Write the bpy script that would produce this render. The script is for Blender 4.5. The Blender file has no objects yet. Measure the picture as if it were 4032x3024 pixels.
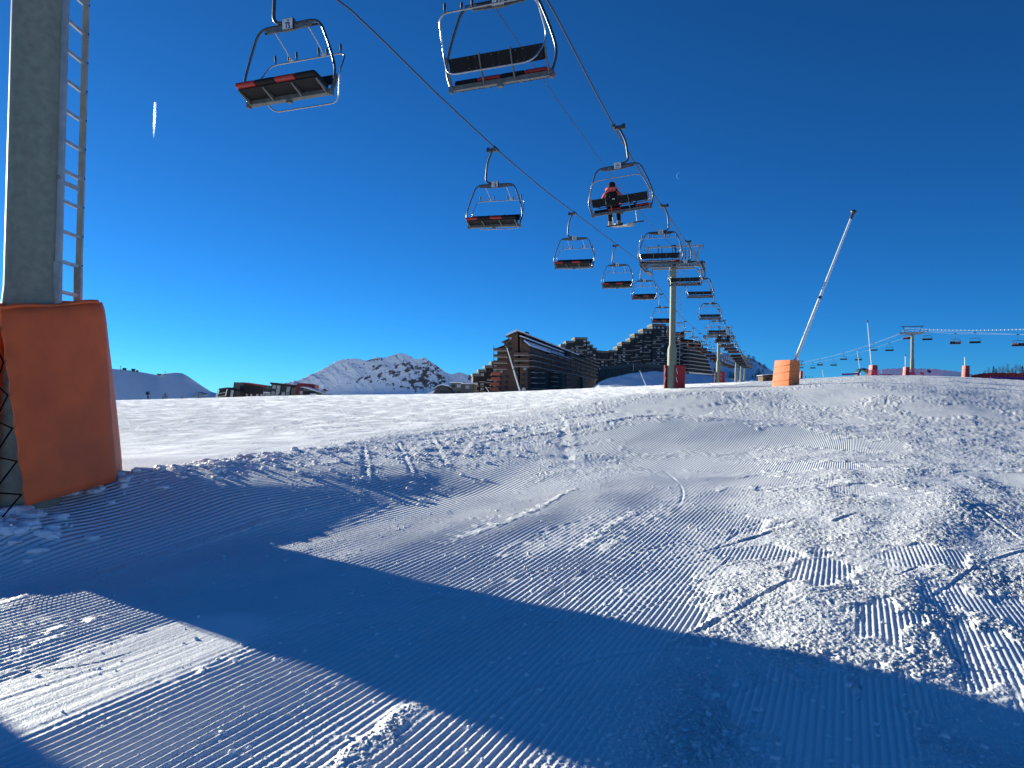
import bpy, bmesh, math, random
import numpy as np
from mathutils import Vector, Matrix
R = math.radians
random.seed(7)
scene = bpy.context.scene
COL = scene.collection

# ------------------------------------------------------------------ camera
F_PX, CX, CY = 3030.0, 2016.0, 1512.0          # focal length in photo pixels (photo is 4032 wide)
ROLL, PITCH = 0.018, 0.0168
CAM_H = 1.5
cs, sn = math.cos(ROLL), math.sin(ROLL)
ct, st = math.cos(PITCH), math.sin(PITCH)
cam_data = bpy.data.cameras.new('camera')
cam = bpy.data.objects.new('camera', cam_data)
COL.objects.link(cam)
fwd = Vector((0, ct, st)); up0 = Vector((0, -st, ct)); rt0 = Vector((1, 0, 0))
rt = rt0 * cs + up0 * sn
upv = up0 * cs - rt0 * sn
M = Matrix((rt, upv, -fwd)).transposed().to_4x4()
M.translation = Vector((0, 0, CAM_H))
cam.matrix_world = M
cam_data.sensor_width = 36.0
cam_data.lens = 36.0 * F_PX / 4032.0
cam_data.clip_start = 0.05
cam_data.clip_end = 90000.0
scene.camera = cam

# ------------------------------------------------------------------ sky, sun, exposure
SUN_AZ = R(-51.5)          # from +Y, negative = to the left
SUN_EL = R(12.5)
world = bpy.data.worlds.new('World')
scene.world = world
world.use_nodes = True
wn = world.node_tree
bg = wn.nodes['Background']
sky = wn.nodes.new('ShaderNodeTexSky')
sky.sky_type = 'NISHITA'
sky.sun_disc = False
sky.sun_elevation = SUN_EL
sky.sun_rotation = SUN_AZ
sky.altitude = 3200.0
sky.air_density = 0.85
sky.dust_density = 0.8
sky.ozone_density = 8.0
tint = wn.nodes.new('ShaderNodeMix'); tint.data_type = 'RGBA'; tint.blend_type = 'MULTIPLY'
tint.inputs[0].default_value = 1.0
tint.inputs[7].default_value = (0.42, 0.915, 0.885, 1.0)      # camera white balance, the same over the whole sky
gam = wn.nodes.new('ShaderNodeGamma'); gam.inputs['Gamma'].default_value = 1.06      # camera tone curve, the same over the whole sky
wn.links.new(sky.outputs['Color'], gam.inputs['Color'])
wn.links.new(gam.outputs['Color'], tint.inputs[6])
wn.links.new(tint.outputs[2], bg.inputs['Color'])
bg.inputs['Strength'].default_value = 0.089
sun_data = bpy.data.lights.new('sun', 'SUN')
sun_data.energy = 5.0
sun_data.angle = R(0.55)
sun_data.color = (1.0, 0.965, 0.81)
sun = bpy.data.objects.new('sun', sun_data)
COL.objects.link(sun)
SUN_DIR = Vector((math.sin(SUN_AZ) * math.cos(SUN_EL), math.cos(SUN_AZ) * math.cos(SUN_EL), math.sin(SUN_EL)))
sun.rotation_euler = SUN_DIR.to_track_quat('Z', 'Y').to_euler()
sun.location = SUN_DIR * 100
vs = scene.view_settings
vs.view_transform = 'Standard'
vs.look = 'None'
vs.exposure = 0.68
vs.gamma = 1.0
vs.use_curve_mapping = False
scene.cycles.max_bounces = 6
scene.cycles.diffuse_bounces = 3
scene.cycles.glossy_bounces = 3
scene.cycles.transparent_max_bounces = 12

# ------------------------------------------------------------------ helpers
def at(px, py, Y):
    """photo pixel + distance ahead of the photographer -> point in the place"""
    u = (px - CX) / F_PX; v = (CY - py) / F_PX
    u1 = u * cs - v * sn; v1 = u * sn + v * cs
    y = ct - v1 * st; z = st + v1 * ct
    k = Y / y
    return Vector((u1 * k, Y, CAM_H + z * k))

def slope_of(px, py):
    p = at(px, py, 1.0)
    return p.x, p.z - CAM_H            # X/Y, (Z-cam)/Y

_PNG = {}
def perlin(x, y, seed=0):
    x = np.asarray(x, dtype=np.float64); y = np.asarray(y, dtype=np.float64)
    if seed not in _PNG:
        rg = np.random.RandomState(1000 + seed)
        a = rg.rand(256, 256) * 2 * np.pi
        _PNG[seed] = (np.cos(a).astype(np.float32), np.sin(a).astype(np.float32))
    gx, gy = _PNG[seed]
    xi = np.floor(x); yi = np.floor(y)
    fx = (x - xi).astype(np.float32); fy = (y - yi).astype(np.float32)
    xi = xi.astype(np.int64) & 255; yi = yi.astype(np.int64) & 255
    x1 = (xi + 1) & 255; y1 = (yi + 1) & 255
    d00 = gx[xi, yi] * fx + gy[xi, yi] * fy
    d10 = gx[x1, yi] * (fx - 1) + gy[x1, yi] * fy
    d01 = gx[xi, y1] * fx + gy[xi, y1] * (fy - 1)
    d11 = gx[x1, y1] * (fx - 1) + gy[x1, y1] * (fy - 1)
    sx = fx * fx * fx * (fx * (fx * 6 - 15) + 10); sy = fy * fy * fy * (fy * (fy * 6 - 15) + 10)
    a = d00 + sx * (d10 - d00); b = d01 + sx * (d11 - d01)
    return (a + sy * (b - a)) * 1.5

def sstep(a, b, x):
    t = np.clip((np.asarray(x, dtype=np.float64) - a) / (b - a), 0, 1)
    return t * t * (3 - 2 * t)

# ---- materials
MATS = {}
def _nt(name):
    m = bpy.data.materials.new(name); m.use_nodes = True
    MATS[name] = m
    nt = m.node_tree
    return m, nt, nt.nodes['Principled BSDF']

def mat(name, col, rough=0.6, metal=0.0, noise=0.0, nscale=6.0, bump=0.0, bscale=30.0, spec=0.5, stretch=None):
    """plain procedural material: base colour broken up by noise, optional fine relief"""
    m, nt, b = _nt(name)
    N, L = nt.nodes.new, nt.links.new
    b.inputs['Roughness'].default_value = rough
    b.inputs['Metallic'].default_value = metal
    b.inputs['Specular IOR Level'].default_value = spec
    tc = N('ShaderNodeTexCoord')
    vec = tc.outputs['Object']
    if stretch:
        mp = N('ShaderNodeMapping'); mp.inputs['Scale'].default_value = stretch
        L(vec, mp.inputs['Vector']); vec = mp.outputs['Vector']
    if noise > 0:
        n = N('ShaderNodeTexNoise'); n.inputs['Scale'].default_value = nscale; n.inputs['Detail'].default_value = 6
        L(vec, n.inputs['Vector'])
        mr = N('ShaderNodeMapRange')
        mr.inputs['From Min'].default_value = 0.3; mr.inputs['From Max'].default_value = 0.7
        mr.inputs['To Min'].default_value = 1 - noise; mr.inputs['To Max'].default_value = 1 + noise
        L(n.outputs['Fac'], mr.inputs['Value'])
        mx = N('ShaderNodeVectorMath'); mx.operation = 'SCALE'
        mx.inputs[0].default_value = col
        L(mr.outputs['Result'], mx.inputs['Scale'])
        L(mx.outputs['Vector'], b.inputs['Base Color'])
        mr2 = N('ShaderNodeMapRange')
        mr2.inputs['To Min'].default_value = max(0.05, rough - 0.1); mr2.inputs['To Max'].default_value = min(1, rough + 0.12)
        L(n.outputs['Fac'], mr2.inputs['Value']); L(mr2.outputs['Result'], b.inputs['Roughness'])
    else:
        b.inputs['Base Color'].default_value = (*col, 1)
    if bump > 0:
        n2 = N('ShaderNodeTexNoise'); n2.inputs['Scale'].default_value = bscale; n2.inputs['Detail'].default_value = 4
        L(vec, n2.inputs['Vector'])
        bp = N('ShaderNodeBump'); bp.inputs['Strength'].default_value = 1.0; bp.inputs['Distance'].default_value = bump
        L(n2.outputs['Fac'], bp.inputs['Height']); L(bp.outputs['Normal'], b.inputs['Normal'])
    return m

# ---- objects
def tag(o, label=None, cat=None, group=None, kind=None):
    if label: o['label'] = label
    if cat: o['category'] = cat
    if group: o['group'] = group
    if kind: o['kind'] = kind
    return o

def empty(name, loc=(0, 0, 0), rz=0.0):
    o = bpy.data.objects.new(name, None)
    COL.objects.link(o); o.location = loc; o.rotation_euler = (0, 0, rz)
    o.empty_display_size = 0.2
    return o

class MB:
    """collects shapes into one mesh; each face keeps a material slot"""
    def __init__(self):
        self.v = []; self.f = []; self.m = []; self.s = []; self.slot = 0; self.smooth = False
    def add(self, vs_, fs_, smooth=None):
        b = len(self.v)
        self.v.extend([tuple(p) for p in vs_])
        for f in fs_:
            self.f.append(tuple(i + b for i in f)); self.m.append(self.slot)
            self.s.append(self.smooth if smooth is None else smooth)
        return self
    def box(self, c, s, rot=None):
        hx, hy, hz = s[0] / 2, s[1] / 2, s[2] / 2
        P = [Vector((x, y, z)) for z in (-hz, hz) for y in (-hy, hy) for x in (-hx, hx)]
        if rot is not None:
            P = [rot @ p for p in P]
        c = Vector(c)
        return self.add([p + c for p in P], [(0, 2, 3, 1), (4, 5, 7, 6), (0, 1, 5, 4), (2, 6, 7, 3), (0, 4, 6, 2), (1, 3, 7, 5)])
    def box2(self, lo, hi):
        return self.box([(a + b) / 2 for a, b in zip(lo, hi)], [abs(b - a) for a, b in zip(lo, hi)])
    def bar(self, a, b, w, h=None, up=(0, 0, 1)):
        a = Vector(a); b = Vector(b); h = h or w
        d = b - a; l = d.length
        if l < 1e-6: return self
        d.normalize(); u = Vector(up)
        if abs(d.dot(u)) > 0.98: u = Vector((0, 1, 0))
        sx = d.cross(u).normalized(); uz = sx.cross(d)
        rot = Matrix((sx, d, uz)).transposed()
        return self.box((a + b) / 2, (w, l, h), rot)
    def tube(self, pts, r, n=8, closed=False, cap=True):
        P = [Vector(p) for p in pts]; k = len(P)
        rs = r if isinstance(r, (list, tuple)) else [r] * k
        T = []
        for i in range(k):
            if closed: d = P[(i + 1) % k] - P[i - 1]
            else: d = P[min(i + 1, k - 1)] - P[max(i - 1, 0)]
            T.append(d.normalized() if d.length > 1e-9 else Vector((0, 0, 1)))
        u = Vector((0, 0, 1))
        if abs(T[0].dot(u)) > 0.95: u = Vector((1, 0, 0))
        nrm = (u - T[0] * u.dot(T[0])).normalized()
        V = []
        for i in range(k):
            nrm = (nrm - T[i] * nrm.dot(T[i]))
            nrm = nrm.normalized() if nrm.length > 1e-6 else T[i].orthogonal().normalized()
            bn = T[i].cross(nrm)
            for j in range(n):
                a = 2 * math.pi * j / n
                V.append(P[i] + (nrm * math.cos(a) + bn * math.sin(a)) * rs[i])
        Fs = []
        for i in range(k if closed else k - 1):
            a, b = i * n, ((i + 1) % k) * n
            for j in range(n):
                j2 = (j + 1) % n
                Fs.append((a + j, a + j2, b + j2, b + j))
        self.add(V, Fs, smooth=True)
        if cap and not closed:
            self.add(V[:n], [tuple(range(n))[::-1]], smooth=False)
            self.add(V[-n:], [tuple(range(n))], smooth=False)
        return self
    def lathe(self, prof, n=24, c=(0, 0, 0), smooth=True, cap=True):
        c = Vector(c); V = []; Fs = []
        for r, z in prof:
            for j in range(n):
                a = 2 * math.pi * j / n
                V.append(c + Vector((r * math.cos(a), r * math.sin(a), z)))
        for i in range(len(prof) - 1):
            for j in range(n):
                j2 = (j + 1) % n
                Fs.append((i * n + j, i * n + j2, (i + 1) * n + j2, (i + 1) * n + j))
        self.add(V, Fs, smooth=smooth)
        if cap:
            self.add(V[:n], [tuple(range(n))[::-1]], smooth=False)
            self.add(V[-n:], [tuple(range(n))], smooth=False)
        return self
    def prism(self, poly, axis, lo, hi, smooth=False):
        """poly of 2-D points extruded along axis 'x','y' or 'z'"""
        def mk(p, t):
            return {'x': (t, p[0], p[1]), 'y': (p[0], t, p[1]), 'z': (p[0], p[1], t)}[axis]
        n = len(poly)
        V = [mk(p, lo) for p in poly] + [mk(p, hi) for p in poly]
        Fs = [(i, (i + 1) % n, n + (i + 1) % n, n + i) for i in range(n)]
        Fs += [tuple(range(n))[::-1], tuple(range(n, 2 * n))]
        return self.add(V, Fs, smooth=smooth)
    def mesh(self, name):
        me = bpy.data.meshes.new(name)
        me.from_pydata(self.v, [], self.f)
        me.polygons.foreach_set('material_index', self.m)
        me.polygons.foreach_set('use_smooth', self.s)
        bm = bmesh.new(); bm.from_mesh(me)
        bmesh.ops.recalc_face_normals(bm, faces=bm.faces)
        bm.to_mesh(me); bm.free()
        me.update()
        return me
    def build(self, name, mats, parent=None, loc=None, rot=None, bevel=0.0):
        me = self.mesh(name)
        if not isinstance(mats, (list, tuple)): mats = [mats]
        for m in mats: me.materials.append(m)
        o = bpy.data.objects.new(name, me)
        COL.objects.link(o)
        if parent is not None: o.parent = parent
        if loc is not None: o.location = loc
        if rot is not None: o.rotation_euler = rot
        if bevel > 0:
            bv = o.modifiers.new('bevel', 'BEVEL'); bv.width = bevel; bv.segments = 2; bv.limit_method = 'ANGLE'
        return o

def shared(name, me, parent=None, loc=(0, 0, 0), rot=(0, 0, 0), scale=(1, 1, 1)):
    o = bpy.data.objects.new(name, me)
    COL.objects.link(o)
    if parent is not None: o.parent = parent
    o.location = loc; o.rotation_euler = rot; o.scale = scale
    return o

KIDS = {}
def copy_tree(o, parent=None):
    c = o.copy(); COL.objects.link(c); c.parent = parent
    for ch in KIDS_of(o): copy_tree(ch, c)
    return c
def KIDS_of(o):
    return [x for x in list(o.children)]

def fillet(pts, rad, seg=5, closed=False):
    """round the corners of a polyline"""
    P = [Vector(p) for p in pts]; out = []; k = len(P)
    for i in range(k):
        if not closed and i in (0, k - 1):
            out.append(P[i]); continue
        a, b, c = P[i - 1], P[i], P[(i + 1) % k]
        d1 = (a - b); d2 = (c - b)
        r = min(rad, d1.length * 0.48, d2.length * 0.48)
        p1 = b + d1.normalized() * r; p2 = b + d2.normalized() * r
        for t in range(seg + 1):
            s = t / seg
            out.append(p1 * (1 - s) ** 2 + b * 2 * s * (1 - s) + p2 * s * s)
    return out
# ------------------------------------------------------------------ terrain
SKYLINE = [(-1500, 1615), (-500, 1598), (0, 1586), (260, 1582), (480, 1576), (900, 1565), (1300, 1556), (1800, 1551), (2100, 1540), (2350, 1527),
           (2600, 1517), (2800, 1510), (3000, 1503), (3200, 1490), (3400, 1480), (3600, 1479), (3750, 1483),
           (3880, 1490), (4032, 1498), (4500, 1508), (5500, 1515)]
_sl = [slope_of(*p) for p in SKYLINE]
_az = np.array([math.atan(a) for a, b in _sl]); _sv = np.array([b * math.cos(math.atan(a)) for a, b in _sl])
_azf = np.linspace(-math.pi, math.pi, 1441)
_svf = np.interp(_azf, _az, _sv)
_k = np.exp(-np.linspace(-2, 2, 13) ** 2); _k /= _k.sum()
_svf = np.convolve(np.pad(_svf, 6, mode='edge'), _k, mode='valid')
LIP = np.array([(-30, 1.0), (-13, 5.4), (-8, 7.3), (-5.2, 8.3), (-4.2, 9.4), (-3.7, 13.0), (-2.6, 19), (1, 28), (9, 46), (20, 70)])

def lip_dist(X, Y):
    """signed distance beyond the lip of the bank (positive = upper piste)"""
    best = np.full(X.shape, 1e9); sg = np.zeros(X.shape)
    for (x0, y0), (x1, y1) in zip(LIP[:-1], LIP[1:]):
        dx, dy = x1 - x0, y1 - y0; L2 = dx * dx + dy * dy
        t = np.clip(((X - x0) * dx + (Y - y0) * dy) / L2, 0, 1)
        qx, qy = x0 + t * dx - X, y0 + t * dy - Y
        d = np.hypot(qx, qy)
        s = np.sign((X - x0) * -dy + (Y - y0) * dx)
        m = d < best - 1e-9
        best = np.where(m, d, best); sg = np.where(m, s, sg)
    return best * sg

def ground_base(X, Y):
    X = np.asarray(X, dtype=np.float64); Y = np.asarray(Y, dtype=np.float64)
    r = np.hypot(X, Y) + 1e-6
    az = np.arctan2(X, Y)
    sl = np.interp(az, _azf, _svf)
    d = lip_dist(X, Y)
    wid = np.interp(r, [0, 9, 11, 13, 16, 25, 60], [2.7, 2.7, 3.4, 5.6, 8.5, 13.0, 24.0])
    B = sstep(-1.0, 0.0, d / wid)
    S = sstep(20, 92, r)
    z = CAM_H + r * sl * sstep(0, 6, r) - (CAM_H - 0.55 * np.interp(r, [0, 10, 14, 30], [1, 1, 0.8, 0.9]) * B) * (1 - S)
    # little raised berm along the lip close to the tower
    z = z + 0.07 * np.exp(-((d - 0.1) / 0.55) ** 2) * np.interp(r, [0, 14, 30], [1, 1, 0])
    z = z + 0.10 * np.exp(-((X + 4.75) / 0.75) ** 2 - ((Y - 7.15) / 0.45) ** 2)
    far = np.maximum(r - 210, 0)
    z = z - 0.00012 * far ** 2 * np.exp(-far / 900.0)
    return z

def gz(x, y):
    return float(ground_base(np.array([x]), np.array([y]))[0])

def gp(px, py):
    """photo pixel -> point on the snow"""
    lo, hi = 1.5, 200.0
    for _ in range(32):
        mid = math.sqrt(lo * hi)
        p = at(px, py, mid)
        if p.z > gz(p.x, p.y): lo = mid
        else: hi = mid
    return at(px, py, lo)

PHI = R(23.8); SPH, CPH = math.sin(PHI), math.cos(PHI)
PITCH_C = 0.036
_pc = np.linspace(-80, 80, 16001)
_pn = np.concatenate([[0], np.cumsum(np.full(16000, 0.01) / np.interp(_pc[:-1], [-5, -3.2, -1.9, -0.9, 0.5], [0.068, 0.062, 0.050, 0.038, 0.036]))])
def pitch_at(c):
    return np.interp(c, [-5, -3.2, -1.9, -0.9, 0.5], [0.068, 0.062, 0.050, 0.038, 0.036])
def alongperp(p):
    return p.x * SPH + p.y * CPH, p.x * CPH - p.y * SPH

# patches of untouched corduroy (photo pixel, half-length along the grooves, half-width)
PATCH = [(2890, 2062, .55, .42), (3225, 2265, .6, .28), (3470, 2470, .4, .2), (3760, 2370, .35, .25), (3900, 2600, .6, .22), (3990, 2420, .4, .2),
         (3330, 2920, .7, .38), (3530, 2730, .3, .2), (3020, 2760, .4, .25), (2480, 2450, .8, .55), (2600, 2380, .9, .30),
         (2540, 1622, 5.0, 2.3), (2740, 1612, 4.5, 1.8), (2540, 1748, 2.5, 1.7), (2790, 1738, 2.4, 1.7), (3050, 1742, 2.2, 1.5), (3380, 1755, 1.5, 1.0),
         (3300, 1575, 9, 3.4), (2750, 1835, 1.3, 1.6), (3150, 1840, .8, 1.2), (3660, 1628, 3, 1.6), (3850, 1640, 3, 1.4), (3330, 1665, 2.5, 1.0),
         (3960, 1880, 1.2, .7), (3420, 1930, .6, .6), (1720, 1960, 1.8, 1.0), (3000, 1900, .8, .9), (3640, 2210, .4, .35), (2980, 2180, .35, .5)]
# humps in the piste (photo pixel, height, length along grooves, width)
HUMP = [(2660, 1588, .42, 5.5, 5.0), (2800, 1695, .26, 3.2, 4.2), (2520, 1705, .20, 3.0, 3), (3280, 1550, .50, 8, 7), (3650, 1600, .22, 4, 3), (3760, 1640, .08, 3, 2.5), (3900, 2230, .06, 1.2, .9),
        (3350, 2420, .04, .7, .8), (3700, 2010, .07, 1.4, 1.0), (3100, 2340, .03, .6, .5), (2300, 1900, .05, 2.0, 1.6)]
# ski tracks: photo-pixel polylines, half width, depth
TRACK = [([(1500, 2078), (1800, 2048), (2100, 2020), (2400, 2005)], .05, .03), ([(2030, 1890), (2200, 1868), (2400, 1862), (2560, 1872)], .06, .035),
         ([(2600, 1850), (2680, 1920), (2670, 1990), (2560, 2050), (2400, 2110)], .035, .022), ([(2080, 2160), (2500, 2020), (2900, 1990), (3100, 1935)], .03, .02),
         ([(2600, 2215), (3000, 2110), (3090, 2085)], .05, .035), ([(2600, 2370), (2750, 2300), (2960, 2120)], .03, .018), ([(2790, 1690), (2830, 1712), (2950, 1790), (3000, 1830)], .035, .02),
         ([(2200, 1850), (2600, 1815), (2930, 1822), (3400, 1815), (3800, 1780)], .05, .03), ([(3200, 1893), (3340, 1885)], .09, .05), ([(3100, 1930), (3170, 1925)], .08, .05),
         ([(0, 2700), (350, 2545), (900, 2420)], .03, .02), ([(0, 2655), (400, 2600), (900, 2425)], .025, .018), ([(0, 2600), (300, 2510), (650, 2385)], .03, .014),
         ([(0, 2460), (350, 2440), (800, 2350)], .03, .016), ([(150, 2680), (450, 2560), (700, 2520)], .02, .012), ([(500, 2555), (720, 2560)], .02, .012),
         ([(1000, 2530), (1500, 2410), (1800, 2330)], .03, .02), ([(1380, 2610), (1700, 2510), (2200, 2380)], .03, .018), ([(2250, 2300), (2700, 2220), (3000, 2150)], .035, .022),
         ([(2360, 1620), (2380, 1680)], .06, .05), ([(2370, 1630), (2620, 1690), (2900, 1660)], .08, .02), ([(2600, 1550), (3000, 1610), (3400, 1660)], .1, .03),
         ([(2500, 1610), (2750, 1670), (2900, 1700)], .08, .03),
         ([(3280, 2062), (3380, 2030)], .07, .06), ([(3850, 1990), (4032, 2060)], .05, .03), ([(3750, 1960), (4032, 2150)], .04, .03),
         ([(2440, 2230), (2700, 2160), (2950, 2110)], .02, .012), ([(1430, 1760), (1440, 1900)], .08, .05), ([(1560, 1740), (1620, 1880)], .06, .04), ([(1690, 1720), (1760, 1850)], .08, .03),
         ([(2200, 1640), (2220, 1760), (2260, 1830)], .15, .05), ([(2600, 2560), (2900, 2420), (3150, 2300)], .06, .03)]

_rt = random.Random(21)
for _k in range(46):
    # long, faint, gently curving tracks of earlier skiers
    px, py = _rt.uniform(1500, 4100), 1560 + 1200 * _rt.random() ** 1.7
    sx = _rt.choice([-1, 1]); L_ = _rt.uniform(350, 900)
    bend = _rt.uniform(-90, 90); sl_ = _rt.uniform(0.05, 0.42) * (1 if sx < 0 else -0.8)
    TRACK.append(([(px + sx * L_ * t, min(3000, max(1562, py + sl_ * L_ * t * (py - 1450) / 700 + bend * 4 * t * (1 - t) * (py - 1450) / 900))) for t in (0, .33, .66, 1)], _rt.uniform(.03, .07), _rt.uniform(.012, .03)))

for _k in range(34):
    # streaks left by skiers crossing the upper piste
    px, py = _rt.uniform(350, 2300), 1585 + 190 * _rt.random() ** 1.4
    L_ = _rt.uniform(250, 900)
    TRACK.append(([(px + L_ * t, py - L_ * t * _rt.uniform(0.03, 0.09) - 0.02 * L_) for t in (0, .33, .66, 1)], _rt.uniform(.08, .2), _rt.uniform(.05, .12)))
TRACK = [(pl, w, d) for pl, w, d in TRACK if min(p[1] for p in pl) > 1560 or pl[0][0] > 2000]

def ground_detail(X, Y):
    """returns added height, corduroy phase, corduroy mask left for the material, roughness mask"""
    r = np.hypot(X, Y)
    a = X * SPH + Y * CPH; c = X * CPH - Y * SPH
    warp = 0.10 * perlin(a / 9.0, c / 9.0, 1) + 0.02 * perlin(a / 2.5, c / 2.5, 2)
    cc = c + warp + 0.012 * np.maximum(c, 0) * a
    # --- where the grooves are intact
    n = perlin(c / 0.55, a / 5.0, 3) + 0.7 * perlin(c / 0.22, a / 2.2, 4)
    left = sstep(-0.55, -1.5, c) * sstep(17, 10, r + 2.5 * perlin(X / 2.5, Y / 2.5, 33))
    m = left * sstep(-0.75, -0.05, n + 0.52 + 0.35 * perlin(X / 0.14, Y / 0.14, 25))
    skid = np.exp(-((c + 3.75 + 0.1 * perlin(a / 3, a * 0, 8)) / 0.42) ** 2) * sstep(4.6, 3.6, a) * sstep(9, 6, r)
    m = m * (1 - sstep(0.25, 0.6, skid))
    for px, py, ra, rc in PATCH:
        if (px, py) not in PCACHE: PCACHE[(px, py)] = gp(px, py)
        A, C = alongperp(PCACHE[(px, py)])
        q = np.hypot((a - A) / ra, (c - C) / rc) + 0.5 * perlin(a / ra * 1.7 + px, c / rc * 1.7, 5) + 0.25 * perlin(X / 0.13, Y / 0.13, 25)
        m = np.maximum(m, sstep(1.15, 0.7, q))
    m = m * sstep(1.2, 2.2, r)
    m0 = m.copy()
    far = sstep(48, 75, r)
    m = m * (1 - far)
    # --- broad undulation, rolling
    z = 0.025 * perlin(a / 4.0, c / 2.2, 6) * sstep(3, 12, r) + 0.10 * perlin(X / 17.0, Y / 17.0, 7) * sstep(14, 45, r) * sstep(140, 60, r)
    z += 0.012 * perlin(a / 1.1, c / 0.7, 9)
    for px, py, h, ra, rc in HUMP:
        if (px, py) not in PCACHE: PCACHE[(px, py)] = gp(px, py)
        A, C = alongperp(PCACHE[(px, py)])
        z += h * np.exp(-((a - A) / ra) ** 2 - ((c - C) / rc) ** 2)
    z += 0.02 * perlin(a / 2.0, c / 0.45, 15) * sstep(-1.2, -0.2, c) * sstep(20, 8, r)
    # --- grooves
    ph = np.interp(cc, _pc, _pn)
    pit = pitch_at(c)
    prof = (0.5 + 0.5 * np.cos(2 * np.pi * ph)) ** 1.4
    nearw = sstep(17, 11, r) * sstep(0.46, 0.30, r * r * NROW * np.abs(np.sin(np.arctan2(X, Y) - PHI)) / pit)
    wob = 0.75 + 0.35 * perlin(c / 0.6, a / 1.3, 10)
    z += (0.26 * pit * prof * wob - 0.13 * pit) * m * nearw
    # --- loose, churned snow where the grooves are gone
    z += 0.004 * skid * perlin(c / 0.06, a / 1.8, 27) + 0.003 * skid * perlin(c / 0.025, a / 1.2, 28)
    rough = (1 - m) * (1 - 0.93 * sstep(0.05, 0.5, skid))
    rough = rough * (0.32 + 0.55 * sstep(-0.5, 0.3, perlin(a / 1.6, c / 0.8, 11)) + 0.45 * sstep(-0.2, 0.6, perlin(X / 0.55, Y / 0.55, 34)))
    d = lip_dist(X, Y)
    rough = rough * (1 - 0.62 * sstep(0.3, 2.0, d))
    rr = rough + 0.07 + 0.28 * m * sstep(-0.2, 0.5, perlin(X / 0.35, Y / 0.35, 26))
    f1 = perlin(X / 0.16, Y / 0.16, 12); f2 = perlin(X / 0.07, Y / 0.07, 13); f3 = perlin(X / 0.034, Y / 0.034, 14)
    g1 = perlin(c / 0.30, a / 0.75, 19)
    crumb = 0.006 * f1 + 0.008 * np.abs(f2) + 0.0125 * np.abs(f3) + 0.009 * np.abs(perlin(X / 0.019, Y / 0.019, 24)) + 0.005 * g1
    z += rr * crumb * sstep(45, 20, r)
    # churned bank beyond the tower
    bank = np.exp(-((d + 1.6) / 1.5) ** 2) * sstep(11.5, 14.5, r) * sstep(30, 17, r)
    z += bank * (0.05 * np.abs(perlin(X / 0.5, Y / 0.5, 16)) + 0.03 * np.abs(perlin(X / 0.18, Y / 0.18, 17)))
    lipb = np.exp(-((d - 0.1) / 0.45) ** 2) * sstep(4, 7, r) * sstep(22, 12, r)
    z += lipb * (0.07 * np.abs(perlin(X / 0.35, Y / 0.35, 18)) + 0.03 * np.abs(perlin(X / 0.12, Y / 0.12, 20)))
    # streaks across the upper, skied-out piste
    ups = sstep(0.5, 3.0, d) * sstep(120, 40, r)
    z += ups * (0.03 * perlin(X / 5.0, Y / 1.1, 21) + 0.05 * perlin(X / 14.0, Y / 3.2, 22))
    grain = sstep(12, 28, r) * sstep(170, 60, r)
    z += grain * (1 - 0.9 * m0) * (0.022 * np.abs(perlin(X / 0.17, Y / 0.8, 29)) + 0.016 * perlin(X / 0.6, Y / 1.9, 30) + 0.025 * perlin(X / 2.2, Y / 3.5, 31))
    # --- ski tracks: a groove with a small thrown-up edge
    for pl, w, dep in TRACK:
        rm_ = math.hypot(*PCACHE.setdefault(pl[0], gp(*pl[0])).xy) if pl[0] not in PCACHE else math.hypot(*PCACHE[pl[0]].xy)
        w = w * 0.33 * max(1.0, min(rm_ / 9.0, 2.6)); dep = dep * 0.42
        for p in pl:
            if p not in PCACHE: PCACHE[p] = gp(*p)
        pts = [PCACHE[p] for p in pl]
        pts = [Vector((p.x, p.y, 0)) for p in pts]
        sm = []
        for i in range(len(pts) - 1):
            p0, p1, p2, p3 = pts[max(i - 1, 0)], pts[i], pts[i + 1], pts[min(i + 2, len(pts) - 1)]
            for t in np.linspace(0, 1, 6, endpoint=(i == len(pts) - 2)):
                sm.append(0.5 * ((2 * p1) + (p2 - p0) * t + (2 * p0 - 5 * p1 + 4 * p2 - p3) * t * t + (3 * p1 - p0 - 3 * p2 + p3) * t ** 3))
        xs = [p.x for p in sm]; ys = [p.y for p in sm]
        W = w * 4
        sel = np.where((X > min(xs) - W) & (X < max(xs) + W) & (Y > min(ys) - W) & (Y < max(ys) + W))[0]
        if len(sel) == 0: continue
        xx, yy = X[sel], Y[sel]
        best = np.full(xx.shape, 1e9); sg = np.zeros(xx.shape); tt = np.zeros(xx.shape); ns_ = len(sm) - 1
        for si, (p, q) in enumerate(zip(sm[:-1], sm[1:])):
            dx, dy = q.x - p.x, q.y - p.y; L2 = dx * dx + dy * dy + 1e-9
            t = np.clip(((xx - p.x) * dx + (yy - p.y) * dy) / L2, 0, 1)
            dd = np.hypot(p.x + t * dx - xx, p.y + t * dy - yy)
            mm = dd < best
            best = np.where(mm, dd, best); sg = np.where(mm, np.sign((xx - p.x) * -dy + (yy - p.y) * dx), sg); tt = np.where(mm, (si + t) / ns_, tt)
        e = best / w; endf = sstep(0, 0.18, tt) * sstep(1, 0.82, tt)
        prf = -dep * np.exp(-e ** 2 * 1.6) + 0.6 * dep * np.exp(-((e - 1.7) / 0.7) ** 2) * (sg > 0)
        z[sel] += prf * endf * np.clip(0.7 + 0.9 * perlin(xx / 0.35, yy / 0.35, 23), 0.1, 1.5)
    return z, ph, m * (1 - nearw), rough

PCACHE = {}
NR_ = 850
NROW = (1.5 / 2.3 - 1.5 / 62.0) / NR_ / 1.5

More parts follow.
